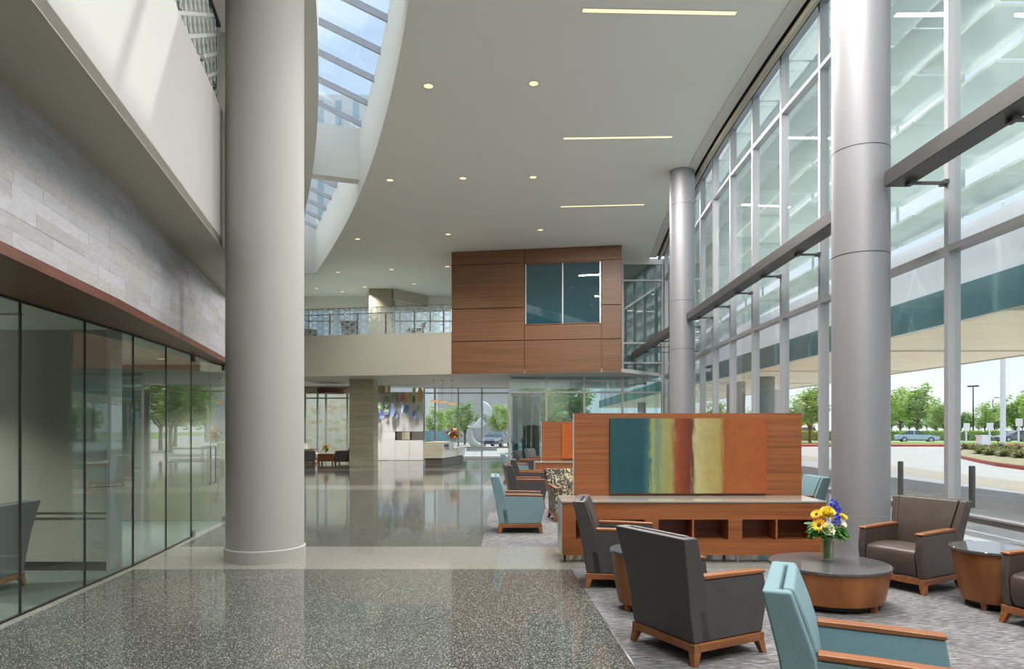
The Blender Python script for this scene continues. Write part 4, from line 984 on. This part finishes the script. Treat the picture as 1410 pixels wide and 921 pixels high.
# blurred blue lettering plate on the white side
M_ink = plain('blue_lettering', srgb(64, 70, 104), 0.5)
def side_mark(s0, s1, z0, z1, nm, m_):
    f_ = lambda q: (xr0+(xr1-xr0)*(q-28.75)/(32.6-28.75)+0.021)
    dbox([(f_(s0), s0), (f_(s0)+0.008, s0), (f_(s1)+0.008, s1), (f_(s1), s1)], z0, z1, nm, m_)
for k in range(9): side_mark(28.95+k*0.085, 28.95+k*0.085+0.05, 0.82, (1.0, 0.93, 0.97, 0.92)[k % 4], 'lettering_stroke', M_ink)
side_mark(29.1, 29.68, 0.74, 0.775, 'underline_bar', M_dark)
fa = tag(empty('flower_arrangement', (at(624, 0, 30.0).x, 30.0, 1.05)), 'tall red, orange and yellow flower arrangement on the reception desk', 'flowers')
MB().lathe([(0.0, 0), (0.09, 0), (0.13, 0.1), (0.10, 0.16), (0.0, 0.16)], 20).build('bowl', M_whitefab, fa, smooth=50)
mb = MB()
for k in range(90):
    a = random.random()*6.28; el = random.uniform(0.1, 1.4); d = Vector((math.cos(a)*math.cos(el), math.sin(a)*math.cos(el), math.sin(el)))
    vs, fs = petal_patch(random.uniform(0.18, 0.42), 0.06, -0.04); M = Matrix.Translation((0, 0, 0.12)) @ d.to_track_quat('X', 'Z').to_matrix().to_4x4(); mb.add([M @ Vector(p) for p in vs], fs)
mb.build('leaves', M_leafb, fa)['kind'] = 'stuff'
for nm, c, n in (('orange_blooms', srgb(226, 130, 40), 12), ('red_blooms', srgb(170, 30, 60), 10), ('yellow_blooms', srgb(240, 200, 40), 8), ('white_blooms', srgb(230, 228, 215), 6)):
    mb = MB()
    for k in range(n):
        a = random.random()*6.28; el = random.uniform(0.15, 1.4); d = Vector((math.cos(a)*math.cos(el), math.sin(a)*math.cos(el), math.sin(el)))
        bloom(mb, Vector((0, 0, .14))+d*random.uniform(0.2, 0.46), d, [(8, 0.07, 0.045, 0.01, 0.4, 0.01), (6, 0.05, 0.04, 0.01, 0.9, 0.005)])
    mb.build(nm, plain(nm, c, 0.6, var=0.15, scale=30), fa)['kind'] = 'stuff'
vb = tag(empty('flower_arrangement', (at(450, 0, 31.35).x, 31.35, 0.46)), 'small yellow and purple flower arrangement on the wooden cube table', 'flowers')
MB().lathe([(0.0, 0), (0.07, 0), (0.08, 0.14), (0.0, 0.14)], 16).build('glass_bowl', M_glassvase, vb, smooth=50)
mb = MB(); mb2 = MB()
for k in range(40):
    a = random.random()*6.28; el = random.uniform(0.1, 1.4); d = Vector((math.cos(a)*math.cos(el), math.sin(a)*math.cos(el), math.sin(el)))
    vs, fs = petal_patch(random.uniform(0.12, 0.25), 0.05, -0.03); M = Matrix.Translation((0, 0, 0.1)) @ d.to_track_quat('X', 'Z').to_matrix().to_4x4(); mb.add([M @ Vector(p) for p in vs], fs)
    if k < 14: bloom(mb2, Vector((0, 0, .14))+d*0.22, d, [(8, 0.06, 0.04, 0.01, 0.5, 0.01)])
mb.build('leaves', M_leafb, vb)['kind'] = 'stuff'; mb2.build('blooms', M_yel, vb)['kind'] = 'stuff'

# ---- coloured glass plates on the white wall
PL = [(210, 245, 80, 150, (206, 160, 60)), (295, 240, 50, 160, (214, 160, 40)), (110, 420, 70, 180, (176, 190, 150)), (165, 500, 80, 120, (110, 150, 100)), (255, 430, 110, 200, (104, 146, 78)),
      (375, 360, 100, 170, (120, 150, 120)), (100, 620, 60, 170, (74, 92, 140)), (175, 640, 80, 160, (60, 96, 170)), (255, 570, 80, 80, (140, 170, 80)), (270, 620, 50, 60, (96, 140, 190)),
      (345, 560, 90, 230, (60, 92, 150)), (410, 640, 60, 160, (44, 80, 130)), (430, 370, 40, 160, (216, 120, 70)), (505, 365, 80, 170, (216, 84, 50)), (560, 390, 30, 120, (220, 190, 60)),
      (630, 370, 80, 170, (216, 196, 40)), (685, 400, 50, 140, (40, 110, 96)), (690, 260, 60, 120, (224, 214, 140)), (795, 335, 110, 270, (226, 186, 70)), (490, 530, 80, 200, (150, 166, 180)),
      (535, 540, 50, 150, (70, 100, 160)), (590, 570, 80, 180, (60, 130, 170)), (695, 635, 60, 130, (24, 70, 190)), (755, 560, 60, 150, (110, 180, 150)), (645, 650, 40, 100, (190, 196, 204))]
PLN = ['amber', 'gold rimmed', 'pale sage', 'leaf green', 'moss green', 'seafoam and white', 'dusky violet blue', 'blue and white', 'lime green', 'sky blue', 'large navy and white', 'narrow midnight blue',
       'narrow coral', 'red orange', 'narrow yellow', 'lemon yellow', 'dark bottle green', 'straw coloured', 'largest golden', 'steel blue and white', 'slate blue', 'turquoise blue', 'cobalt blue', 'mint green', 'small silver white']
sizes = {}
def m_plate(name, c):
    m, t, b = new_mat(name); vec = coords(t, (1, 1, 1))
    wv = N(t, 'ShaderNodeTexWave', Scale=5.0, Distortion=3.0, wave_type='RINGS', rings_direction='Z'); t.links.new(vec, wv.inputs['Vector'])
    t.links.new(cramp(t, wv.outputs['Fac'], [(0.25, c), (0.75, c), (0.95, (0.75, 0.77, 0.78, 1))]), b.inputs['Base Color'])
    b.inputs['Roughness'].default_value = 0.06; return m
PM = {}
for i, (px, py, pwid, ph, c) in enumerate(PL):
    Yp = 34.42-0.012*i % 0.1; Yp = 34.38-0.10*(i % 4)
    u, v = 510+px/11.51, 515+py/11.51; P = at(u, v, Yp); R_ = 0.92*ph/11.51/2/F*Yp; yaw = math.acos(min(0.97, pwid/ph))
    nm = PLN[i]
    if c not in PM: PM[c] = m_plate('plate_%d_%d_%d' % c, srgb(*c))
    t = tag(empty('glass_plate', P), '%s blown glass plate in the cluster on the white wall' % nm, 'glass plate', 'coloured glass plates')
    t.rotation_euler = (math.pi/2, 0, 0.22 if i % 3 else -0.22); t.scale = (pwid/ph, 1, 1)
    prof = [(0.0, 0.03), (R_*0.3, 0.02), (R_*0.7, -0.005), (R_, -0.05), (R_*0.99, -0.06), (R_*0.68, -0.02), (R_*0.3, 0.008), (0.0, 0.015)]
    mb = MB().lathe([(r, -z) for r, z in prof], 28)
    mb.v = [(x*(1+0.06*math.sin(5*math.atan2(y, x)+i)), y*(1+0.06*math.sin(5*math.atan2(y, x)+i)), z+0.03*math.sin(5*math.atan2(y, x)+i)*(math.hypot(x, y)/R_)**2) for x, y, z in mb.v]
    mb.build('plate', PM[c], t, smooth=60)
    M = t.matrix_basis.inverted(); tgt = M @ Vector((P.x, 34.6, P.z))
    MB().tube([(0, 0, -0.02), tuple(tgt)], 0.008, 6).build('mounting_rod', M_steel, t)
# ---- pendants
for (u, v) in ((597.5, 552.5), (609.5, 553.5), (622, 556)):
    Yp = 30.6; P = at(u, v, Yp); t = tag(empty('disc_pendant', P), 'flat amber glass disc pendant above the reception desk', 'pendant', 'amber disc pendants')
    MB().lathe([(0.0, -0.04), (0.12, -0.035), (0.182, -0.005), (0.186, 0.01), (0.12, 0.04), (0.02, 0.05), (0.0, 0.05)], 28).build('disc_shade', M_amber, t, smooth=60)
    MB().tube([(0, 0, 0.04), (0, 0, SLAB0-P.z)], 0.006, 6).build('cord', M_dark, t); MB().lathe([(0.0, SLAB0-P.z-0.03), (0.06, SLAB0-P.z-0.03), (0.06, SLAB0-P.z), (0.0, SLAB0-P.z)], 16).build('canopy', M_steel, t)
t = tag(empty('drum_pendant', (at(454.5, 0, 32.4).x, 32.4, 3.28)), 'wide wooden ring pendant over the small lounge', 'pendant')
MB().lathe([(0.62, 0.0), (0.64, 0.0), (0.64, 0.25), (0.62, 0.25), (0.62, 0.0)], 40).build('ring_shade', M_fascwood, t, smooth=30)
MB().lathe([(0.0, 0.03), (0.615, 0.03), (0.615, 0.04), (0.0, 0.04)], 40).build('diffuser', M_whitefab, t)
for a in (0, 2.1, 4.2): MB().tube([(0.6*math.cos(a), 0.6*math.sin(a), 0.2), (0.6*math.cos(a), 0.6*math.sin(a), SLAB0-3.28)], 0.008, 6).build('hanger', M_steel, t)

# =================================================================== OUTDOORS
g = struct(MB().box(-250, 330, -60, 420, -0.6, -0.04).build('ground', M_ground), 'pale concrete paving outside')
def flat(poly, z0, z1, nm, m_): return MB().prism(poly, z0, z1).build(nm, m_, g)
flat([(5.3, -40), (13.2, -40), (13.2, 17.6), (14.6, 30), (17, 60), (12, 60), (6.8, 28.6), (5.45, 19)], -0.05, -0.02, 'asphalt_apron', M_asphalt)
flat([(13.2, -40), (15.2, -40), (15.3, 18), (16.8, 30), (19.5, 60), (17, 60), (14.6, 30), (13.2, 17.6)], -0.05, -0.018, 'tan_walk', M_sidewalk)
# planted island with red kerb
isl = [gp(1318, 628), gp(1325, 631), gp(1345, 635.5), gp(1370, 640.5), gp(1410, 646), gp(1470, 652), gp(1560, 640), gp(1520, 622), gp(1420, 617.5), gp(1340, 617.5), gp(1322, 619.5)]
isl = [(p.x, p.y) for p in isl]
cx_ = sum(p[0] for p in isl)/len(isl); cy_ = sum(p[1] for p in isl)/len(isl)
flat(isl, -0.05, 0.10, 'kerb', M_redcurb); flat([(cx_+(a-cx_)*0.97, cy_+(b-cy_)*0.95) for a, b in isl], 0.0, 0.13, 'planting_bed', M_mulch)
pa, pb_ = Vector(isl[3]), Vector(isl[4]); kd = (pb_-pa).normalized(); kn = Vector((-kd.y, kd.x)); kn = kn if kn.y < 0 else -kn
for k in range(9):
    if k == 4: continue
    q = pa+kd*(0.25+0.27*k-1.3*0); p0 = q+kn*0.012; p1 = q+kd*0.14+kn*0.012
    MB().wall((p0.x, p0.y), (p1.x, p1.y), 0.02, -0.01, (0.09, 0.07)[k % 2]).build('kerb_lettering', M_whitepanel, g)
# far red kerb and lawn strip
def band_px(v0, v1, z0, z1, nm, m_, u0=1080, u1=1480):
    a, b = gp(u0, v0), gp(u1, v0); c, d = gp(u1, v1), gp(u0, v1); flat([(a.x, a.y), (b.x, b.y), (c.x, c.y), (d.x, d.y)], z0, z1, nm, m_)
band_px(614.2, 612.4, -0.05, 0.12, 'kerb', M_redcurb); band_px(612.4, 609.6, -0.05, 0.14, 'lawn_strip', M_grass)
flat([(20, 98), (330, 98), (330, 330), (20, 330)], -0.05, 0.02, 'lawn', M_grass)
flat([(30, 118), (330, 130), (330, 150), (30, 136)], -0.05, 0.05, 'far_road', M_ground)
# canopy in front of the entrance
cn = tag(empty('entrance_canopy', (8, 12, 0)), 'white entrance canopy with a teal glass fascia outside the tall windows', 'canopy')
CY0, CY1 = -20.0, 62.0
def cbox(x0, x1, y0, y1, z0, z1, nm, m_): return MB().box(x0-8, x1-8, y0-12, y1-12, z0, z1).build(nm, m_, cn)
y = CY0
while y < CY1:
    cbox(8.0, 8.05, y+0.02, y+2.0, 3.54, 4.18, 'teal_panel', M_tealpanel); y += 2.02
y = CY0
while y < CY1:
    cbox(8.06, 8.12, y+0.02, y+2.72, 4.16, 5.25, 'white_panel', M_canopyw); y += 2.74
y = CY0
while y < CY1:
    cbox(8.12, 13.4, y+0.04, y+2.3, 3.54, 3.58, 'soffit_panel', M_soffit); y += 2.312
cbox(13.4, 13.5, CY0, CY1, 3.52, 4.0, 'outer_fascia', M_whitepanel)
for k in range(14): cbox(8.13, 13.4, CY0+1+k*6.0, CY0+1.2+k*6.0, 3.60, 3.95, 'rib', M_whitepanel)
for yy in (25.5, 38.0, 50.0):
    MB().lathe([(0.3, 0), (0.3, 3.54)], 28, c=(9.5-8, yy-12, 0)).build('support_column', M_colmet, cn, smooth=60)
cbox(9.3, 9.5, 27.8, 29.6, 0, 3.54, 'side_wall', M_brick); cbox(9.9, 10.4, 26.0, 26.2, 0, 3.1, 'sign_panel', M_whitepanel)
# louvers outside the facade
lv = tag(empty('sunshade_louvers', (5.8, 10, 0)), 'rows of pale horizontal sunshade louvers outside the upper windows', 'louvers')
ZB = [4.62, 5.28, 5.95, 6.62, 7.28, 7.95, 8.6, 9.25]
for a, b in zip(YM[:-1], YM[1:]):
    L = math.hypot(b-a, fx(b)-fx(a)); ang = math.atan2(b-a, fx(b)-fx(a))
    key = 'blade%.2f' % L
    if key not in CH: CH[key] = MB().hexa([(0.09, -0.74, 0.0), (L-0.0, -0.74, 0.0), (L-0.0, 0, 0.0), (0.09, 0, 0.0), (0.09, -0.74, 0.04), (L-0.0, -0.74, 0.04), (L-0.0, 0, 0.04), (0.09, 0, 0.04)]).mesh('blade', M_blade)
    for z in ZB:
        o = link('blade', CH[key], lv); o.location = (fx(a)+0.62-5.8, a-10+0.02, z); o.rotation_euler = (0, 0, ang)
for a in YM:
    MB().box(fx(a)+0.15-5.8, fx(a)+1.28-5.8, a-10+0.02, a-10+0.06, 8.58, 8.60).box(fx(a)+1.28-5.8, fx(a)+1.32-5.8, a-10+0.02, a-10+0.05, 4.62, 9.3).build('hanger', M_blade, lv)
# bollards
for (u, v) in ((1240, 686), (1338.5, 699.5)):
    P = gp(u, v, -0.03)
    t = tag(empty('bollard', (P.x, P.y, -0.02)), 'slim grey steel bollard on the asphalt outside the windows', 'bollard', 'steel bollards')
    MB().lathe([(0.06, 0), (0.06, 0.84), (0.05, 0.86), (0.0, 0.862)], 20).build('post', M_beam, t, smooth=40); MB().lathe([(0.0, 0.0), (0.1, 0.0), (0.1, 0.012), (0.0, 0.012)], 20).build('base_plate', M_steel, t)
# poles
P = gp(1381, 615); t = tag(empty('flagpole', (P.x, P.y, -0.03)), 'tall white flagpole standing behind the planted island', 'flagpole')
MB().lathe([(0.22, 0), (0.21, 6.0), (0.15, 22.0), (0.0, 22.1)], 24).build('shaft', M_pole, t, smooth=50); MB().lathe([(0.4, 0), (0.4, 0.12), (0.0, 0.12)], 24).build('base_collar', M_pole, t)
P = at(1340, 592.5, 118); t = tag(empty('parking_lamp', (P.x, 118, 0.0)), 'dark parking lot lamp post with a twin head', 'lamp post')
MB().lathe([(0.13, 0), (0.08, 8.9)], 12).build('post', M_dark, t, smooth=50); MB().box(-0.85, -0.1, -.25, .25, 8.85, 9.08).build('lamp_head', M_dark, t); MB().box(0.1, 0.85, -.25, .25, 8.9, 9.13).build('lamp_head', M_dark, t)
MB().box(-0.12, 0.12, -.05, .05, 8.9, 9.0).build('cross_arm', M_dark, t)
P = at(1367, 592.5, 190); t = tag(empty('street_lamp', (P.x, 190, 0.0)), 'thin distant street lamp with one curved arm', 'lamp post')
MB().tube([(0, 0, 0), (0, 0, 9.8), (0.5, 0, 10.3), (1.4, 0, 10.3)], 0.12, 8).build('post', M_beam, t); MB().box(1.2, 2.0, -.2, .2, 10.2, 10.35).build('lamp_head', M_beam, t)
for (u, v, h) in ((1330.5, 615, 2.1), (1362.5, 616, 2.1), (1402.5, 618.5, 2.4)):
    P = gp(u, v); t = tag(empty('sign_post', (P.x, P.y, -0.03)), 'slim white sign post with a small plate at the planted island', 'sign', 'small sign posts at the island')
    MB().box(-.05, .05, -.05, .05, 0, h).build('post', M_pole, t); MB().box(-.28, .28, -.075, -.052, h-0.55, h+0.05).build('plate', M_whitepanel, t)
P = gp(1354, 614.2); t = tag(empty('utility_box', (P.x, P.y, 0.1)), 'white utility box with a cap beside the flagpole', 'utility box')
MB().prism([(-.42, -.4), (.42, -.4), (.42, .4), (-.42, .4)], 0, 0.8).build('box_body', M_whitepanel, t, bevel=0.02, seg=1); MB().box(-.47, .47, -.45, .45, 0.8, 0.92).build('cap', M_whitepanel, t)

# cars
M_tire = plain('tyre', srgb(30, 30, 32), 0.8); M_rim = plain('wheel_rim', srgb(180, 182, 186), 0.3, metal=0.8)
def car(loc, yaw, paint, label, kind='sedan'):
    t = tag(empty('pickup_truck' if kind == 'pickup' else 'car', (loc[0], loc[1], loc[2]), math.radians(yaw)), label, 'car')
    if kind == 'pickup':
        body = [(-2.7, 0.5), (-2.7, 1.1), (-0.6, 1.12), (1.35, 1.15), (2.6, 1.05), (2.72, 0.75), (2.68, 0.45)]
        cab = [(-0.7, 1.13), (-0.55, 1.82), (0.75, 1.85), (1.35, 1.16)]; wx = (-1.75, 1.8); wr = 0.4
    else:
        body = [(-2.25, 0.35), (-2.3, 0.75), (-2.15, 0.93), (-1.2, 0.98), (1.0, 0.93), (2.0, 0.78), (2.28, 0.6), (2.25, 0.28)]
        cab = [(-1.75, 0.96), (-0.95, 1.40), (0.05, 1.45), (1.05, 0.93)]; wx = (-1.4, 1.4); wr = 0.33
    MB().prism_y(body, -0.88, 0.88).build('body', paint, t, bevel=0.08, seg=3)
    mb = MB(); n = len(cab)
    vs = [(x, -0.84 if k in (0, n-1) else -0.62, z) for k, (x, z) in enumerate(cab)]+[(x, 0.84 if k in (0, n-1) else 0.62, z) for k, (x, z) in enumerate(cab)]
    mb.add(vs, [tuple(range(n)), tuple(range(2*n-1, n-1, -1))]+[(i, n+i, n+(i+1) % n, (i+1) % n) for i in range(n)])
    mb.build('windows', M_windowdark, t, bevel=0.03)
    (xa_, za_), (xb_, zb_) = cab[1], cab[2]
    MB().hexa([(xa_, -.64, za_-.03), (xb_, -.64, zb_-.03), (xb_, .64, zb_-.03), (xa_, .64, za_-.03), (xa_+.05, -.58, za_+.03), (xb_-.05, -.58, zb_+.03), (xb_-.05, .58, zb_+.03), (xa_+.05, .58, za_+.03)]).build('roof', paint, t, bevel=0.02)
    xm = (xa_+xb_)/2+0.1
    for s in (-1, 1): MB().hexa([(xm-.05, s*.80, 0.97), (xm+.05, s*.80, 0.97), (xm+.05, s*.86, 0.97), (xm-.05, s*.86, 0.97), (xm-.05, s*.60, zb_-.02), (xm+.05, s*.60, zb_-.02), (xm+.05, s*.65, zb_-.02), (xm-.05, s*.65, zb_-.02)]).build('door_pillar', paint, t)
    for x in wx:
        for s in (-1, 1):
            w_ = empty('wheel', (x, s*0.80, wr), 0, t); w_.rotation_euler = (math.pi/2, 0, 0)
            MB().lathe([(0.0, -0.11), (wr, -0.11), (wr, 0.11), (0.0, 0.11)], 24).build('tyre', M_tire, w_, smooth=40); MB().lathe([(0.0, -0.118), (wr*0.62, -0.118), (wr*0.62, 0.118), (0.0, 0.118)], 20).build('rim', M_rim, w_, smooth=40)
    xf = body[-2][0]
    for s in (-1, 1): MB().box(xf-0.12, xf+0.015, s*0.62-0.16, s*0.62+0.16, 0.60, 0.72).build('headlight', M_whitepanel, t)
    MB().box(xf-0.1, xf+0.02, -0.4, 0.4, 0.42, 0.55).build('grille', M_black, t)
    return t
def paint(n, c): return plain(n, c, 0.2, metal=0.2, var=0.02)
P_blue, P_white, P_grey, P_black = paint('pale_blue_paint', srgb(176, 200, 214)), paint('white_car_paint', srgb(225, 226, 228)), paint('grey_car_paint', srgb(112, 118, 132)), paint('charcoal_car_paint', srgb(64, 68, 76))
P = gp(1262, 608.6); car((P.x, P.y, -0.03), -22, P_blue, 'pale blue sedan driving past the lawn strip')
P = gp(1221, 607.2); car((P.x-3.2, P.y, -0.03), -20, P_white, 'white car behind the pale blue sedan')
P = gp(1398, 608.2); car((P.x, P.y, -0.03), 178, P_grey, 'grey sedan behind the flagpole')
P = gp(1114, 605.5); car((P.x, P.y, -0.03), 200, P_black, 'charcoal pickup truck under the trees', 'pickup')
P = gp(1101, 604.8); car((P.x-2, P.y+5, -0.03), 200, P_white, 'white car beyond the pickup truck')

# trees
TR = {}
def tree_mesh(kind, seed):
    rnd = random.Random(seed); tb = MB(); lb = MB()
    H = 6.6
    tb.tube([(0, 0, 0), (0.05, 0, 1.2), (0, 0.05, 2.2)], [0.17, 0.13, 0.11], 7)
    tips = []
    for k in range(9):
        a = k*2.4+rnd.random(); b = rnd.uniform(0.55, 1.15); L = rnd.uniform(1.8, 3.2)
        p0 = Vector((0, 0, rnd.uniform(1.5, 2.2))); d = Vector((math.cos(a)*math.cos(b), math.sin(a)*math.cos(b), math.sin(b)))
        p1 = p0+d*L*0.55; p2 = p0+d*L+Vector((0, 0, 0.4)); tb.tube([p0, p1, p2], [0.075, 0.05, 0.02], 5); tips += [p1, p2, (p1+p2)/2]
    tips += [Vector((rnd.uniform(-.9, .9), rnd.uniform(-.9, .9), rnd.uniform(4.2, 6.0))) for _ in range(12)]
    nl = 66 if kind == 'full' else 38
    for c in tips:
        R_ = rnd.uniform(0.6, 1.0)
        for _ in range(nl):
            v = Vector((rnd.gauss(0, 1), rnd.gauss(0, 1), rnd.gauss(0, 1))).normalized()*R_*(rnd.random()**0.4)
            p = c+v; s = rnd.uniform(0.09, 0.17)
            q = Matrix.Rotation(rnd.random()*6.28, 4, 'Z') @ Matrix.Rotation(rnd.uniform(-1.2, 1.2), 4, 'X')
            lb.add([p+q @ Vector(w_) for w_ in ((-s, -s*0.6, 0), (s, -s*0.6, 0.02), (s, s*0.6, 0), (-s, s*0.6, -0.02))], [(0, 1, 2, 3)])
    return tb.mesh('trunk', M_trunk, 60), lb.mesh('foliage', None)
for k, kd in enumerate(('full', 'full', 'sparse')):
    TR[k] = tree_mesh(kd, 11+k); TR[k][1].materials.append(None)
def tree(x, y, s, k, rz, mat, label, group=None, z=0.0):
    t = tag(empty('tree', (x, y, z), rz), label, 'tree', group); t.scale = (s, s, s)
    link('trunk', TR[k][0], t); o = link('foliage', TR[k][1], t, mat=mat); o['kind'] = 'stuff'
    return t
for (u, Y, top, k, m_, lab) in ((1240, 126, 532, 0, M_leaf1, 'round green tree standing beside the dense tree on the lawn'), (1263, 108, 527, 1, M_leaf1, 'dense green tree on the lawn behind the pale blue sedan'),
        (1289, 120, 552, 2, M_leaf2, 'low spreading tree right of the dense tree'), (1301, 100, 545, 0, M_leaf1, 'bright green tree just left of the wide mullion'),
        (1356, 125, 552, 2, M_leaf1, 'loose green tree behind the parking lamp'), (1370, 130, 556, 1, M_leaf2, 'darker green tree between the lamp and the flagpole'),
        (1399, 108, 541, 0, M_leaf1, 'bright green tree right of the flagpole'), (1425, 100, 530, 1, M_leaf1, 'tall bright tree at the far right behind the flagpole'),
        (1115, 72, 527, 1, M_leaf1, 'tall leafy tree behind the charcoal pickup'), (1098, 80, 548, 0, M_leaf1, 'bushy tree beyond the pickup truck'), (1218, 105, 532, 2, M_leaf1, 'light green tree beside the silver column'),
        (1006, 90, 556, 1, M_leaf1, 'green tree seen through the far facade panes'), (985, 86, 552, 0, M_leaf1, 'green tree low in the farthest facade pane'), (1045, 85, 550, 0, M_leaf1, 'green tree beside the canopy column')):
    P = at(u, 592, Y); h = (HY-top)/F*Y+EYE; tree(P.x, Y, h/6.6, k, random.random()*6, m_, lab)
# far tree line
for i in range(22):
    Y = (172, 196, 222)[i % 3]; u = 1180+i*12; P = at(u, 592, Y); tree(P.x, Y, random.uniform(0.75, 1.05), i % 3, random.random()*6, M_leaf2, 'distant tree in the line beyond the road', 'distant tree line')
# hedge, island shrubs
mb = MB(); rnd = random.Random(5)
for i in range(9000):
    x = rnd.uniform(28, 100); y = rnd.uniform(94.0, 95.6); z = rnd.uniform(0, 1.25)
    if rnd.random() < 0.4: z = 1.2+rnd.uniform(-.1, .12)
    s = rnd.uniform(0.08, 0.16); q = Matrix.Rotation(rnd.random()*6.28, 4, 'Z') @ Matrix.Rotation(rnd.uniform(-1.3, 1.3), 4, 'X')
    mb.add([Vector((x-60, y-94.8, z))+q @ Vector(w_) for w_ in ((-s, -s, 0), (s, -s, 0), (s, s, 0), (-s, s, 0))], [(0, 1, 2, 3)])
hd = tag(empty('hedge', (60, 94.8, 0)), 'long clipped hedge along the far edge of the drive', 'hedge')
o = mb.build('foliage', M_leafhedge, hd); o['kind'] = 'stuff'; MB().box(-32, 40, -.6, .6, 0, 1.1).build('hedge_core', M_leaf2, hd)
sb = MB()
for i in range(220):
    a = rnd.random()*6.28; el = rnd.uniform(0.0, 1.4); d = Vector((math.cos(a)*math.cos(el), math.sin(a)*math.cos(el), math.sin(el)))
    vs, fs = petal_patch(rnd.uniform(0.3, 0.65), 0.07, -0.12); M = d.to_track_quat('X', 'Z').to_matrix().to_4x4(); sb.add([M @ Vector(p) for p in vs], fs)
SH = sb.mesh('foliage', M_shrub)
for (u, v) in ((1330, 621), (1342, 622), (1352, 624.5), (1368, 623), (1378, 620), (1390, 625), (1402, 622), (1364, 630), (1384, 632), (1404, 634), (1350, 628), (1420, 628)):
    P = gp(u, v); t = tag(empty('island_shrub', (P.x, P.y, 0.13), random.random()*6), 'low olive shrub in the planted island', 'shrub', 'island shrubs'); t.scale = (1.0, 1.0, 0.9); link('foliage', SH, t)['kind'] = 'stuff'

# ---- outside the back windows: terrace, sculpture, trees, parked car, far building
sp = tag(empty('crescent_sculpture', (at(661, 0, 52).x, 52, -0.03)), 'pale S-shaped crescent sculpture on a plinth outside the back windows', 'sculpture')
S0 = Vector((at(661, 0, 52).x, 52, -0.03))
def crescent(pp, rr, nm, m_):
    pts = [at(u, v, 52)-S0 for u, v in pp]; MB().tube(pts, rr, 12).build(nm, m_, sp, smooth=60)
crescent([(653.8, 580), (649.5, 585), (646.8, 592), (646.3, 600), (648.5, 606.5), (652.5, 611.5), (658, 614.3), (666, 614.5)], [0.06, 0.13, 0.2, 0.25, 0.28, 0.28, 0.25, 0.18], 'lower_crescent', M_whitefab)
crescent([(643.5, 587.3), (651, 587), (659, 584), (666, 578.5), (671, 571), (672, 563), (668.5, 556.5), (664, 552.5)], [0.05, 0.16, 0.26, 0.34, 0.36, 0.3, 0.18, 0.04], 'upper_crescent', M_pole)
MB().box(-1.0, 1.3, -0.5, 0.5, 0, 0.3).build('plinth', M_brick, sp)
struct(MB().box(-14, -0.2, 37.0, 37.25, -0.04, 0.12).build('trim_terrace', M_whitepanel))
tag(MB().box(-30, 6, 90, 100, -0.03, 14).build('far_building', M_brick), 'plain grey building far behind the back windows', 'building')
tb_ = tag(empty('planter_wall', (at(592, 0, 50).x, 50, -0.03)), 'blue grey garden wall outside the back windows', 'wall')
MB().box(-2.6, 1.6, 0, 0.3, 0, 1.5).build('wall_slab', M_tealpanel, tb_)
car((at(684, 0, 62).x, 62, -0.03), 255, P_grey, 'grey car parked outside the back windows')
for (u, Y, top, k, m_, lab) in ((602, 60, 560, 2, M_leaf1, 'green tree left of the sculpture outside the back windows'), (690, 66, 555, 2, M_leaf1, 'bright green tree above the parked car'), (640, 70, 552, 2, M_leaf2, 'sparse tree behind the sculpture'), (622, 75, 558, 2, M_leaf1, 'leafy tree behind the garden wall')):
    P = at(u, 592, Y); h = (HY-top)/F*Y+EYE; tree(P.x, Y, h/6.6, k, random.random()*6, m_, lab)
for (x, Y, s, k) in ((1.5, 48, 0.9, 0), (4.5, 55, 1.0, 1), (4.0, 66, 1.1, 0)):
    tree(x, Y, s, k, random.random()*6, M_leaf1, 'green tree behind the greenish storefront glass', 'trees behind the storefront')
fs_ = struct(MB().box(-22, -9.2, 46.0, 46.4, -0.04, 6.5).build('wall_garden_stone', M_field), 'pale field stone wall outside the lounge windows')
struct(MB().box(-16, -6.5, 41.2, 41.6, -0.04, 5.2).build('wall_garden_back', M_field)) if False else None
M_towerglass = plain('pale_tower_glass', srgb(158, 182, 194), 0.1)
tw = tag(empty('office_tower', (-19, 58, 0)), 'pale glazed tower seen through the skylight', 'building')
MB().box(-11, 10.5, 0, 20, 0, 30).build('tower_block', M_tower, tw)
for k in range(14): MB().box(-11+1.5*k, -11+1.5*k+0.5, -0.05, 0.0, 9, 29.5).build('window_strip', M_towerglass, tw)
